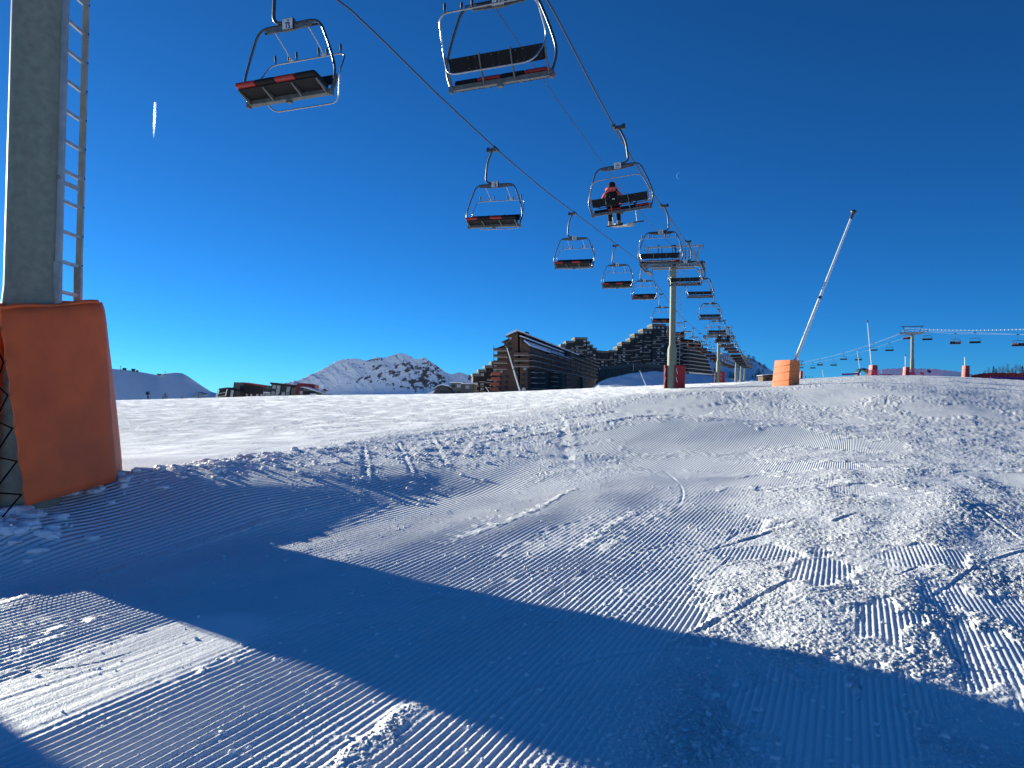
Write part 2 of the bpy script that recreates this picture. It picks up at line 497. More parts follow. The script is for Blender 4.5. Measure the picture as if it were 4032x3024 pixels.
def build_ground():
    dense = np.linspace(R(-39.5), R(39.5), 1130)
    step = np.linspace(0, 1, 60)[1:]
    right = R(39.5) + (math.pi - R(39.5)) * step ** 1.5
    az = np.concatenate([-right[::-1], dense, right[:-1]])
    r = np.concatenate([np.linspace(0.15, 2.3, 26)[:-1], 1.5 / np.linspace(1.5 / 2.3, 1.5 / 62.0, NR_)[:-1],
                        62 * (250 / 62) ** np.linspace(0, 1, 60)[:-1], 250 * (9000 / 250) ** np.linspace(0, 1, 34)])
    nr, na = len(r), len(az)
    Rg, Ag = np.meshgrid(r, az, indexing='ij')
    X = (Rg * np.sin(Ag)).ravel(); Y = (Rg * np.cos(Ag)).ravel()
    z = ground_base(X, Y)
    dz, cc, cm, rough = ground_detail(X, Y)
    z = z + dz
    nv = nr * na
    co = np.empty((nv + 1, 3), dtype=np.float32)
    co[:nv, 0] = X; co[:nv, 1] = Y; co[:nv, 2] = z; co[nv] = (0, 0, 0)
    i = np.arange(nr - 1)[:, None] * na; j = np.arange(na)[None, :]; j2 = (j + 1) % na
    q = np.stack([i + j, i + na + j, i + na + j2, i + j2], axis=-1).reshape(-1, 4)[:, ::-1]
    # centre fan
    tri = np.stack([np.full(na, nv), np.arange(na), (np.arange(na) + 1) % na], axis=-1)[:, ::-1]
    me = bpy.data.meshes.new('snow_ground')
    me.vertices.add(nv + 1); me.vertices.foreach_set('co', co.ravel())
    nq, nt_ = len(q), len(tri)
    me.loops.add(nq * 4 + nt_ * 3)
    me.loops.foreach_set('vertex_index', np.concatenate([q.ravel(), tri.ravel()]).astype(np.int32))
    me.polygons.add(nq + nt_)
    ls = np.concatenate([np.arange(nq) * 4, nq * 4 + np.arange(nt_) * 3]).astype(np.int32)
    me.polygons.foreach_set('loop_start', ls)
    me.polygons.foreach_set('use_smooth', np.ones(nq + nt_, dtype=bool))
    me.update(calc_edges=True)
    for nm, arr in (('phase', cc), ('groove', cm), ('churn', rough), ('upper_sunlit', sstep(-0.5, 4.0, lip_dist(X, Y)) * sstep(6, 12, np.hypot(X, Y)))):
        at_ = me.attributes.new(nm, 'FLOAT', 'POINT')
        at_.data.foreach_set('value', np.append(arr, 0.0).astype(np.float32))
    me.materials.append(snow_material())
    o = bpy.data.objects.new('snow_ground', me)
    COL.objects.link(o)
    tag(o, kind='structure')
    return o

def snow_material():
    m, nt, b = _nt('snow_piste')
    N, L = nt.nodes.new, nt.links.new
    b.inputs['Roughness'].default_value = 0.48
    b.inputs['Specular IOR Level'].default_value = 0.5
    b.inputs['Sheen Roughness'].default_value = 0.5
    def attr(n):
        a = N('ShaderNodeAttribute'); a.attribute_name = n; return a.outputs['Fac']
    def math_(op, a, bb=None, c=None):
        k = N('ShaderNodeMath'); k.operation = op
        for i, x in enumerate((a, bb, c)):
            if x is None: continue
            if isinstance(x, (int, float)): k.inputs[i].default_value = x
            else: L(x, k.inputs[i])
        return k.outputs[0]
    # sunlit glare of the upper piste painted in: sheen raised beyond the lip
    sh = N('ShaderNodeMapRange'); L(attr('upper_sunlit'), sh.inputs['Value']); sh.inputs['To Min'].default_value = 0.10; sh.inputs['To Max'].default_value = 0.95
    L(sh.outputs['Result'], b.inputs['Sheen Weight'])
    geo = N('ShaderNodeNewGeometry')
    pos = geo.outputs['Position']
    def noise(scale, detail=3.0, rough_=0.55):
        n = N('ShaderNodeTexNoise'); n.inputs['Scale'].default_value = scale; n.inputs['Detail'].default_value = detail
        n.inputs['Roughness'].default_value = rough_
        L(pos, n.inputs['Vector']); return n.outputs['Fac']
    # colour: slightly different whites
    cr = N('ShaderNodeMapRange')
    L(noise(1.3), cr.inputs['Value'])
    cr.inputs['From Min'].default_value = 0.3; cr.inputs['From Max'].default_value = 0.7
    cr.inputs['To Min'].default_value = 0.0; cr.inputs['To Max'].default_value = 1.0
    mx = N('ShaderNodeMix'); mx.data_type = 'RGBA'
    L(cr.outputs['Result'], mx.inputs[0])
    mx.inputs[6].default_value = (0.84, 0.865, 0.89, 1); mx.inputs[7].default_value = (0.91, 0.915, 0.91, 1)
    mg = N('ShaderNodeMix'); mg.data_type = 'RGBA'; L(attr('upper_sunlit'), mg.inputs[0]); L(mx.outputs[2], mg.inputs[6]); mg.inputs[7].default_value = (0.955, 0.95, 0.925, 1)  # lighter base colour beyond the lip, standing in for sunlit brightness
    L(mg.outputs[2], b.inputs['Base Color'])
    # relief
    ph = math_('MULTIPLY', attr('phase'), 2 * math.pi)
    base = math_('ADD', math_('MULTIPLY', math_('COSINE', ph), 0.5), 0.5)
    slope = math_('MULTIPLY', math_('MULTIPLY', math_('SINE', ph), math_('POWER', math_('MAXIMUM', base, 0.0001), 0.4)), math_('MULTIPLY', attr('groove'), 1.7))
    gv = N('ShaderNodeVectorMath'); gv.operation = 'SCALE'; gv.inputs[0].default_value = (CPH, -SPH, 0.0); L(slope, gv.inputs['Scale'])
    ch = math_('ADD', attr('churn'), 0.10)
    n1 = math_('MULTIPLY', noise(26.0, 4.0, 0.6), 0.030)
    n2 = math_('MULTIPLY', noise(9.0, 3.0, 0.6), 0.035)
    n3 = math_('MULTIPLY', noise(120.0, 2.0), 0.004)
    mp = N('ShaderNodeMapping'); mp.inputs['Scale'].default_value = (0.35, 1.6, 1.0); mp.inputs['Rotation'].default_value = (0, 0, R(12))
    L(pos, mp.inputs['Vector'])
    ns = N('ShaderNodeTexNoise'); ns.inputs['Scale'].default_value = 1.0; ns.inputs['Detail'].default_value = 6; ns.inputs['Roughness'].default_value = 0.65
    L(mp.outputs['Vector'], ns.inputs['Vector'])
    dist = N('ShaderNodeVectorMath'); dist.operation = 'LENGTH'; L(pos, dist.inputs[0])
    fr = N('ShaderNodeMapRange'); fr.inputs['From Min'].default_value = 9; fr.inputs['From Max'].default_value = 30
    L(dist.outputs['Value'], fr.inputs['Value'])
    mp2 = N('ShaderNodeMapping'); mp2.inputs['Scale'].default_value = (9.0, 2.2, 1.0)
    L(pos, mp2.inputs['Vector'])
    ns2 = N('ShaderNodeTexNoise'); ns2.inputs['Scale'].default_value = 1.0; ns2.inputs['Detail'].default_value = 5; ns2.inputs['Roughness'].default_value = 0.7
    L(mp2.outputs['Vector'], ns2.inputs['Vector'])
    far = math_('MULTIPLY', math_('ADD', math_('MULTIPLY', ns.outputs['Fac'], 0.07), math_('MULTIPLY', ns2.outputs['Fac'], 0.13)), math_('MULTIPLY', fr.outputs['Result'], math_('MINIMUM', math_('MULTIPLY', attr('churn'), 2.2), 1.0)))
    hh = math_('MULTIPLY', ch, math_('ADD', n1, n2))
    hh = math_('ADD', math_('ADD', hh, n3), far)
    bp = N('ShaderNodeBump'); bp.inputs['Strength'].default_value = 1.0; bp.inputs['Distance'].default_value = 1.0
    L(hh, bp.inputs['Height'])
    # relief of the distant grooves: slope of the groove profile added to the surface normal
    av = N('ShaderNodeVectorMath'); av.operation = 'ADD'; L(bp.outputs['Normal'], av.inputs[0]); L(gv.outputs[0], av.inputs[1])
    nv_ = N('ShaderNodeVectorMath'); nv_.operation = 'NORMALIZE'; L(av.outputs[0], nv_.inputs[0])
    L(nv_.outputs[0], b.inputs['Normal'])
    return m

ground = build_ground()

# ------------------------------------------------------------------ loose lumps of snow, far too many to count
def snow_lumps():
    rg = np.random.RandomState(5)
    ico = bmesh.new(); bmesh.ops.create_icosphere(ico, subdivisions=1, radius=1.0)
    bv = np.array([v.co[:] for v in ico.verts]); bf = np.array([[v.index for v in f.verts] for f in ico.faces]); ico.free()
    P = []
    seg = LIP[2:6]
    for k in range(420):                      # along the crest of the bank
        i = rg.randint(0, 3) if rg.rand() < 0.8 else 2
        t = rg.rand(); q = seg[i] * (1 - t) + seg[i + 1] * t
        P.append((q[0] + rg.normal(0, .35), q[1] + rg.normal(0, .35), 0.012 + 0.05 * rg.rand() ** 3))
    for k in range(70):                       # heap at the foot of the tower
        P.append((-4.75 + rg.normal(0, .42), 7.1 + rg.normal(0, .25), 0.02 + 0.07 * rg.rand() ** 2))
    for k in range(420):                      # churned bank
        t = rg.rand(); y = 11.5 + 11.5 * t; x = -2.6 + 3.0 * t + rg.normal(0, 1.0)
        P.append((x, y - 1.2, 0.012 + 0.045 * rg.rand() ** 3))
    for k in range(3600):                     # crumbs all over the near piste, thicker on the right
        r = 2.4 + 9 * rg.rand() ** 1.3; az = R(-36) + R(74) * rg.rand() ** 0.6
        P.append((r * math.sin(az), r * math.cos(az), 0.004 + 0.014 * rg.rand() ** 4))
    P = np.array(P)
    z = ground_base(P[:, 0], P[:, 1]) + ground_detail(P[:, 0].copy(), P[:, 1].copy())[0]
    ico = bmesh.new(); bmesh.ops.create_icosphere(ico, subdivisions=3, radius=1.0)
    bv2 = np.array([v.co[:] for v in ico.verts]); bf2 = np.array([[v.index for v in f.verts] for f in ico.faces]); ico.free()
    V = []; F_ = []; off = 0
    for i, (x, y, s) in enumerate(P):
        if s > 0.026:
            o3 = rg.rand(3) * 50
            j = 1 + 0.30 * perlin(bv2[:, 0] * 1.3 + o3[0], bv2[:, 1] * 1.3 + bv2[:, 2] * 1.1 + o3[1], 3)[:, None] + 0.16 * perlin(bv2[:, 0] * 3.5 + o3[2], bv2[:, 2] * 3.5 + bv2[:, 1] * 2, 4)[:, None] + 0.05 * rg.randn(len(bv2), 1)
            sc = s * np.array([rg.uniform(.9, 1.7), rg.uniform(.8, 1.3), rg.uniform(.45, .8)])
            V.append(bv2 * j * sc + (x, y, z[i] + s * 0.12)); F_.append(bf2 + off); off += len(bv2); continue
        j = 1 + 0.28 * rg.randn(len(bv), 1).clip(-1.5, 1.5)
        sc = s * np.array([rg.uniform(.7, 1.3), rg.uniform(.7, 1.3), rg.uniform(.5, .9)])
        V.append(bv * j * sc + (x, y, z[i] + s * 0.25)); F_.append(bf + off); off += len(bv)
    me = bpy.data.meshes.new('snow_lumps')
    me.from_pydata(np.concatenate(V).tolist(), [], np.concatenate(F_).tolist())
    m = mat('lump_snow', (0.86, 0.89, 0.93), 0.6, 0, 0.03, 8, 0.004, 60, spec=0.3)
    me.materials.append(m); me.polygons.foreach_set('use_smooth', [True] * len(me.polygons))
    o = bpy.data.objects.new('snow_lumps', me); COL.objects.link(o)
    tag(o, 'loose crumbs and lumps of snow scattered over the groomed piste', 'snow', kind='stuff')
snow_lumps()
# ------------------------------------------------------------------ chairlift: shared materials
galv = mat('galvanised_steel', (0.36, 0.39, 0.40), 0.5, 0.55, 0.22, 9.0, 0.0006, 60)
galv_pole = mat('galvanised_pole', (0.215, 0.235, 0.175), 0.6, 0.08, 0.18, 14.0, 0.0008, 40)
steel_dark = mat('dark_steel', (0.075, 0.08, 0.085), 0.42, 0.6, 0.2, 12)
chrome = mat('worn_bright_steel', (0.42, 0.43, 0.44), 0.28, 0.9, 0.12, 14)
hoop_m = mat('weathered_tube_steel', (0.06, 0.065, 0.07), 0.3, 0.5, 0.2, 12)
rubber = mat('black_rubber', (0.018, 0.018, 0.02), 0.6, 0, 0.2, 20)
pad_black = mat('black_vinyl', (0.010, 0.011, 0.014), 0.7, 0, 0.2, 9, 0.0008, 50, spec=0.2)
pad_red = mat('red_vinyl', (0.32, 0.014, 0.012), 0.45, 0, 0.15, 9, 0.0008, 50)
plate_m = mat('plate_white', (0.55, 0.62, 0.66), 0.45, 0, 0.12, 25)
ink_blue = mat('ink_blue', (0.01, 0.012, 0.10), 0.6)
rope_m = mat('steel_rope', (0.05, 0.05, 0.055), 0.5, 0.5, 0.25, 40, 0.002, 120)
ladder_m = mat('ladder_aluminium', (0.50, 0.51, 0.50), 0.42, 0.7, 0.12, 10)
orange = mat('orange_tarpaulin', (0.80, 0.135, 0.032), 0.6, 0, 0.14, 2.5, 0.0015, 14, spec=0.4)
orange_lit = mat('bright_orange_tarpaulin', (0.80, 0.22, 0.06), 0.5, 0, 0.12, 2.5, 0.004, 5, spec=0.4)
redpad = mat('red_foam_pad', (0.34, 0.008, 0.012), 0.5, 0, 0.14, 3, 0.002, 12)
cord_m = mat('black_cord', (0.006, 0.006, 0.007), 1.0, spec=0.0)
chair_steel = mat('chair_frame_steel', (0.13, 0.145, 0.145), 0.5, 0.3, 0.25, 9.0)

# ------------------------------------------------------------------ chairlift line
LDX = 0.325
LDIR = Vector((LDX, 1.0, 0)).normalized()
LRZ = -math.atan(LDX)
KL, KR, KC = 9.8, 5.0, 7.4
ROPE_Y = [-30, 7.8, 12, 17.7, 23, 28, 34, 40, 46, 52, 58, 63, 66, 70, 75, 80, 85, 91, 97, 104, 115, 124, 130, 150, 174, 198, 218, 243, 268, 295, 322, 360, 420]
ROPE_S = [9.3, 9.32, 9.05, 8.78, 8.60, 8.55, 8.65, 8.92, 9.18, 9.45, 9.78, 10.05, 9.78, 9.45, 9.08, 8.8, 8.62, 8.5, 8.45, 8.48, 8.55, 8.65, 8.78, 8.5, 8.35, 8.5, 8.95, 9.1, 10.1, 10.6, 11.8, 13.5, 17.0]
def rope_z(Y):
    return float(np.interp(Y, ROPE_Y, ROPE_S)) + CAM_H + PITCH * Y
def rope_pt(side, Y):
    k = {'L': KL, 'R': KR, 'C': KC}[side]
    z = rope_z(Y) - (0.58 * math.exp(-((Y - 14.1) / 1.9) ** 2) if side == 'R' else 0.33 * math.exp(-((Y - 15.6) / 1.5) ** 2))
    return Vector((LDX * Y - k, Y, z))

for side, lab in (('L', 'thick steel haul rope of the left-hand, descending row of chairs'), ('R', 'thick steel haul rope of the right-hand, ascending row of chairs')):
    mb = MB(); pts = []
    for Y in np.concatenate([np.arange(-30, 130, 1.5), np.arange(130, 421, 10.0)]):
        pts.append(rope_pt(side, Y))
    mb.tube(pts, [0.021 + 0.00012 * max(p.y, 0) for p in pts], 6)
    tag(mb.build('haul_rope', rope_m), lab, 'rope', 'haul ropes of the chairlift')

# signal cable strung between the tower tops
TOWER_Y = [7.8, 63.0, 130.0, 218.0, 268.0, 322.0]
mb = MB(); pts = []
for a, b in zip(TOWER_Y[:-1], TOWER_Y[1:]):
    for i in range(12):
        t = i / 12; Y = a + (b - a) * t
        za = rope_z(a) + 1.45; zb = rope_z(b) + 1.45
        pts.append(Vector((LDX * Y - KC, Y, za + (zb - za) * t - 4 * t * (1 - t) * (b - a) * 0.018)))
mb.tube(pts, [0.010 + 0.00010 * p.y for p in pts], 5)
tag(mb.build('signal_cable', rope_m), 'thin signal cable running between the tower tops, midway between the haul ropes', 'cable')

# ------------------------------------------------------------------ near tower
def near_tower():
    Y0 = 7.8
    c = at(124, 1200, Y0); cx, cy = c.x, c.y
    base = gz(cx, cy)
    root = empty('lift_tower', (cx, cy, base), LRZ)
    tag(root, 'nearest lift tower at the left edge, grey steel column wrapped in orange padding', 'lift tower', 'towers of the long chairlift')
    top = rope_z(Y0) - base
    mb = MB()
    rt_ = 0.246
    mb.lathe([(0.315, -0.6), (0.31, 0.0), (0.295, 1.5), (0.275, 1.8), (rt_, 2.15), (rt_, 2.3), (rt_ + 0.003, 6.9), (rt_ - 0.01, top - 0.2)], 40)
    mb.build('column', galv_pole, root)
    arm_and_sheaves(root, top)
    # ladder on the right of the column, reaching down behind the padding
    lo = root.matrix_basis.inverted()
    A = at(243, 600, Y0 - 0.02); B = at(324, 600, Y0 + 0.36)
    A = lo @ A; B = lo @ B
    ang = math.atan2(B.y - A.y, B.x - A.x)
    W = math.hypot(B.x - A.x, B.y - A.y)
    z0, z1 = 1.95, top - 0.4
    lad = []
    for P in (A, B):
        mb = MB(); ca, sa = math.cos(ang), math.sin(ang)
        rot = Matrix.Rotation(ang, 3, 'Z')
        mb.box((P.x, P.y, (z0 + 0.42 + z1) / 2), (0.030, 0.062, z1 - z0 - 0.42), rot)
        mb.build('ladder_rail', ladder_m, root)
        mb = MB()
        mb.box((P.x, P.y - 0.004, z0 + 0.16), (0.040, 0.075, 0.62), rot @ Matrix.Rotation(R(-1.5), 3, 'Y'))
        mb.build('ladder_rail_foot', galv, root)
    rung = MB(); rung.bar((0.014, 0, 0), (W - 0.014, 0, 0), 0.026, 0.034)
    rme = rung.mesh('rung'); rme.materials.append(ladder_m)
    sock = MB(); sock.box((0, -0.033, 0), (0.014, 0.006, 0.02)); sme = sock.mesh('rung_socket'); sme.materials.append(rubber)
    z = z0 + 0.17
    while z < z1 - 0.05:
        shared('rung', rme, root, (A.x, A.y, z), (0, 0, ang))
        shared('rung_socket', sme, root, (B.x, B.y, z + 0.012), (0, 0, ang))
        z += 0.31
    for zz in (3.28, 5.62, 7.9):
        for P in (A, B):
            mb = MB()
            d = Vector((P.x, P.y, 0)); q = d.normalized() * (rt_ - 0.02)
            mb.bar((q.x, q.y, zz + 0.02), (P.x, P.y - 0.02, zz - 0.03), 0.012, 0.05)
            mb.build('ladder_bracket', galv, root)
    # orange padding: two tall panels, one each side, closed round the uphill end, laced across the open side
    def W2L(p): return lo @ p
    def panel(feet, tops, th, name, nx=20, nz=24):
        """a thick cushion hung between a foot line and a top line, with pulled folds at the laced edge"""
        V = []; Fs = []
        fl = [W2L(p) for p in feet]; tl = [W2L(p) for p in tops]
        acc = [0.0]
        for p, q in zip(fl[:-1], fl[1:]): acc.append(acc[-1] + (q - p).length)
        acc = [x / acc[-1] for x in acc]
        def on(line, s):
            k = max(i for i in range(len(acc) - 1) if acc[i] <= s + 1e-9)
            f = (s - acc[k]) / (acc[k + 1] - acc[k]); return line[k] * (1 - f) + line[k + 1] * f
        fa, fb = fl[0], fl[-1]
        for side in (0, 1):
            for i in range(nz + 1):
                for j in range(nx + 1):
                    s, t = j / nx, i / nz
                    p = on(fl, s) * (1 - t) + on(tl, s) * t
                    e0 = max(0.0, s - 0.04); e1 = min(1.0, s + 0.04)
                    nrm = (on(fl, e1) - on(fl, e0)).cross(on(tl, s) - on(fl, s)).normalized()
                    edge = min(1.0, min(s, 1 - s) * 9, min(t, 1 - t) * 14)
                    bul = th * 0.5 * (0.25 + 0.75 * math.sqrt(max(edge, 0)))
                    if side == 0:
                        fold = 0.0
                        for k in range(6):
                            tk = 0.06 + 0.165 * k
                            fold += -0.016 * math.exp(-((t - tk - 0.10 * s * (1 if k < 3 else 2.2)) / 0.022) ** 2) * math.exp(-s * 3.0)
                            fold += 0.010 * math.exp(-((t - tk - 0.045 - 0.12 * s) / 0.03) ** 2) * math.exp(-s * 3.5)
                        bul += fold + 0.006 * math.sin(s * 7 + t * 5) * edge
                    # scalloped edge at the lacing side
                    pull = 0.022 * math.cos(2 * math.pi * (t - 0.06) / 0.165) * math.exp(-s * 25)
                    q = p + (fa - fb).normalized() * pull + nrm * (bul if side == 0 else -bul)
                    V.append(q)
        n1 = (nz + 1) * (nx + 1)
        for side in (0, 1):
            for i in range(nz):
                for j in range(nx):
                    a = side * n1 + i * (nx + 1) + j
                    Fs.append((a, a + 1, a + nx + 2, a + nx + 1))
        rim = [j for j in range(nx + 1)] + [i * (nx + 1) + nx for i in range(1, nz + 1)] + [nz * (nx + 1) + j for j in range(nx - 1, -1, -1)] + [i * (nx + 1) for i in range(nz - 1, 0, -1)]
        for a, b in zip(rim, rim[1:] + rim[:1]):
            Fs.append((a, b, b + n1, a + n1))
        mb = MB(); mb.add(V, Fs, smooth=True)
        return mb.build(name, orange, root)
    YA, YM, YB = 6.95, 8.25, 9.75
    fa = at(104, 1992, YA); ta = at(-2, 1213, YA + 0.08)
    fm = at(440, 1898, YM); tm = at(384, 1190, YM)
    fb = at(474, 1872, YB); tb = at(398, 1190, YB - 0.32)
    p1 = panel([fa, fm, fb], [ta, tm, tb], 0.10, 'pad_panel')
    # uphill end panel and the far panel, both turned away from us
    far_a = at(-40, 2060, 7.42); far_ta = at(-6, 1195, 7.40)
    far_b = Vector((-5.75, 9.35, fb.z)); far_tb = Vector((-5.72, 9.3, tb.z))
    p3 = panel([fb, far_b], [tb, far_tb], 0.10, 'pad_panel')
    p4 = panel([far_b, far_a], [far_tb, far_ta], 0.10, 'pad_panel')
    tb = tm
    # top flap: rolled hem along the upper edge of the facing panel
    mb = MB()
    for i in range(2):
        pass
    a, b = W2L(ta), W2L(tb)
    hem = [a * (1 - t) + b * t + Vector((0, 0, 0.012 * math.sin(t * 9))) for t in [k / 14 for k in range(15)]]
    mb.tube(hem, 0.022, 8)
    mb.build('pad_hem', orange, root)
    # lacing
    laces = MB()
    for k in range(6):
        t = 0.06 + 0.165 * k
        p = W2L(fa * (1 - t) + ta * t) + Vector((0.02, -0.05, 0))
        q1 = W2L(far_a * (1 - t - 0.08) + far_ta * (t + 0.08)); q2 = W2L(far_a * (1 - t + 0.10) + far_ta * (t - 0.10))
        for q in (q1, q2):
            mid = (p + q) / 2; 
            d = Vector((mid.x, mid.y, 0)); mm = Vector((mid.x, mid.y, mid.z))
            if d.length < 0.33: d = d.normalized() * 0.33; mm = Vector((d.x, d.y, mid.z))
            laces.tube([p, mm, q], 0.0075, 5)
    tag(laces.build('lacing', cord_m, root), kind='stuff')
    return root

def arm_and_sheaves(root, top, detail=True):
    """cross-arm, working platform, lifting frame and the two sheave trains at the top of a tower"""
    g = 2.33          # half gauge
    mb = MB()
    mb.prism([(-0.17, top - 0.22), (0.17, top - 0.22), (0.17, top + 0.16), (-0.17, top + 0.16)], 'x', -g - 0.05, g + 0.05)
    mb.build('cross_arm', galv, root)
    mb = MB()
    mb.box((0, 0, top - 0.26), (0.62, 0.62, 0.10)); mb.box((0, 0, top - 0.12), (0.46, 0.44, 0.34)); mb.lathe([(0.33, top - 0.34), (0.33, top - 0.30)], 24)
    mb.build('head_plate', steel_dark, root)
    # lifting frame: two outward-leaning posts and a beam
    for s in (-1, 1):
        mb = MB(); mb.bar((s * 1.72, 0, top + 0.14), (s * 2.12, 0, top + 1.42), 0.16, 0.12, (0, 1, 0))
        mb.build('frame_post', galv, root)
        mb = MB(); mb.box((s * 2.36, 0, top + 1.45), (0.03, 0.05, 0.46)); mb.build('beam_end', steel_dark, root)
    mb = MB(); mb.bar((-2.36, 0, top + 1.47), (2.36, 0, top + 1.47), 0.12, 0.13)
    mb.build('frame_beam', galv, root)
    for x in (-1.25, -0.95, -0.1, 0.12, 0.95, 1.25):
        mb = MB(); mb.bar((x, 0.0, top + 0.16), (x, 0, top + 1.4), 0.05, 0.05); mb.build('stay', steel_dark, root)
    for x in (-1.25, 1.25):
        mb = MB(); mb.prism([(x - 0.09, top + 1.53), (x + 0.09, top + 1.53), (x, top + 1.70)], 'y', -0.05, 0.05); mb.build('lifting_lug', steel_dark, root)
    mb = MB()
    mb.box((0, 0, top + 1.56), (0.34, 0.16, 0.1))
    for k in range(5): mb.tube(fillet([(0.15 - 0.06 * k, 0.02, top + 1.5), (0.25 - 0.02 * k, 0.05, top + 1.15), (0.12, 0.05, top + 0.9)], 0.1, 3), 0.018, 5)
    mb.build('cable_clamp', steel_dark, root)
    # platform with handrail
    for y0 in (-0.55, 0.55):
        mb = MB()
        for z in (0.62, 1.0):
            mb.bar((0.25, y0, top + z), (1.7, y0, top + z), 0.035)
        for x in (0.25, 0.95, 1.7):
            mb.bar((x, y0, top + 0.1), (x, y0, top + 1.0), 0.036)
        mb.build('handrail', galv, root)
        mb = MB(); mb.box((0, y0 * 0.9, top - 0.28), (3.4, 0.5, 0.05))
        mb.build('platform', steel_dark, root)
    # sheave trains
    wl = MB(); wl.tube([(-0.06, 0, 0), (0.06, 0, 0)], 0.20, 14); wl.tube([(-0.035, 0, 0), (0.035, 0, 0)], 0.225, 14)
    wme = wl.mesh('sheave_wheel'); wme.materials.append(rubber)
    for s in (-1, 1):
        x = s * (g + 0.06)
        mb = MB()
        for dx in (-0.10, 0.10):
            m2 = MB(); m2.bar((x + dx, -1.75, top - 0.27), (x + dx, 1.75, top - 0.27), 0.03, 0.22); m2.build('sheave_cheek', galv, root)
        for q in (-1.3, -0.45, 0.45, 1.3):
            m2 = MB(); m2.box((x, q, top - 0.32), (0.16, 0.42, 0.14)); m2.build('sheave_yoke', galv, root)
        mb.box((x, 0, top - 0.12), (0.3, 0.5, 0.24))
        tr = mb.build('sheave_beam', galv, root)
        for k in range(8):
            shared('sheave_wheel', wme, root, (x + 0.02, -1.6 + k * 0.457, top - 0.245))
        mb = MB()
        mb.box((x - s * 0.28, 0.9, top - 0.52), (0.34, 1.9, 0.05)); mb.bar((x - s * 0.42, 0, top - 0.5), (x - s * 0.42, 1.85, top - 0.3), 0.04)
        mb.bar((x - s * 0.42, 1.85, top - 0.5), (x - s * 0.42, 1.85, top + 0.2), 0.04)
        mb.build('catwalk', steel_dark, root)

def make_tower(Y, label, pad=True):
    p = Vector((LDX * Y - KC, Y, 0)); b = gz(p.x, p.y)
    if Y > 140: b = min(b, at(2900, 1506, Y).z)
    root = empty('lift_tower', (p.x, p.y, b), LRZ)
    top = rope_z(Y) - b
    fl = 2.9 + 0.005 * Y
    mb = MB()
    mb.lathe([(0.40, -1.5), (0.385, 0), (0.375, fl), (0.25, fl + 0.42), (0.245, top - 0.3)], 28)
    mb.build('column', galv_pole, root)
    arm_and_sheaves(root, top)
    mb = MB()
    for z in np.arange(0.4, top, 0.3): mb.bar((0.17, 0.55, z), (0.55, 0.55, z), 0.02)
    for x in (0.17, 0.55): mb.bar((x, 0.55, 0.3), (x, 0.55, top), 0.03)
    mb.build('ladder', ladder_m, root)
    if pad:
        H = 1.95
        for s, y0, y1, nm in ((1, -0.50, 0.85, 0), (-1, -0.50, 0.85, 1)):
            mb = MB()
            mb.prism([(0.30, -0.42), (1.05, 0.10), (1.0, 0.8), (0.45, 1.05), (0.32, 0.30)] if s > 0 else [(-0.46, -0.30), (-0.62, -0.22), (-0.50, 0.85), (-0.20, 1.0), (-0.36, 0.2)], 'z', -0.4, H)
            o = mb.build('pad_panel', redpad, root, bevel=0.05)
            for zz in (1.45, 0.75):
                tp = MB(); tp.box((s * 0.50 - 0.06 * (s > 0), -0.36, zz), (0.05, 0.02, 0.45), Matrix.Rotation(R(-12 * s), 3, 'Y'))
                tp.build('reflector_strip', plate_m, root)
    tag(root, label, 'lift tower', 'towers of the long chairlift')
    return root

near_tower()
make_tower(TOWER_Y[1], 'second lift tower from the camera, tall grey column with two red pads at its foot')
make_tower(TOWER_Y[2], 'third lift tower, thinner in the distance, with small red pads at the skyline')
make_tower(TOWER_Y[3], 'fourth lift tower, far off amid the converging chairs', False)
make_tower(TOWER_Y[4], 'fifth lift tower in the distance', False)
make_tower(TOWER_Y[5], 'last visible lift tower, at the far end of the chairlift', False)

# ------------------------------------------------------------------ chairs
PIV = Vector((0, -0.28, -2.30))
A_UP = Vector((0, -0.68, -1.72)); B_UP = Vector((0, -0.57, -2.80))
A_DN = Vector((0, 0.40, -2.50)); B_DN = Vector((0, -0.42, -1.80))

def digits(mb, s, x, y, z, h, face):
    """flat printed figures standing on the plate (strokes as thin raised bars)"""
    S = {'1': [((.5, 0), (.5, 1))], '0': [((.2, 0), (.8, 0)), ((.8, 0), (.8, 1)), ((.8, 1), (.2, 1)), ((.2, 1), (.2, 0))],
         '4': [((.75, 0), (.75, 1)), ((.75, 1), (.15, .35)), ((.15, .35), (.95, .35))], '-': [((-.1, .5), (1.1, .5))],
         '5': [((.85, 1), (.2, 1)), ((.2, 1), (.2, .55)), ((.2, .55), (.8, .55)), ((.8, .55), (.8, 0)), ((.8, 0), (.15, 0))]}
    for ch in s:
        for (a, b), (c, d) in S[ch]:
            mb.bar((x + face * a * h * .6, y, z + b * h), (x + face * c * h * .6, y, z + d * h), h * 0.2, 0.004, (0, 1, 0))
        x += face * h * 0.72

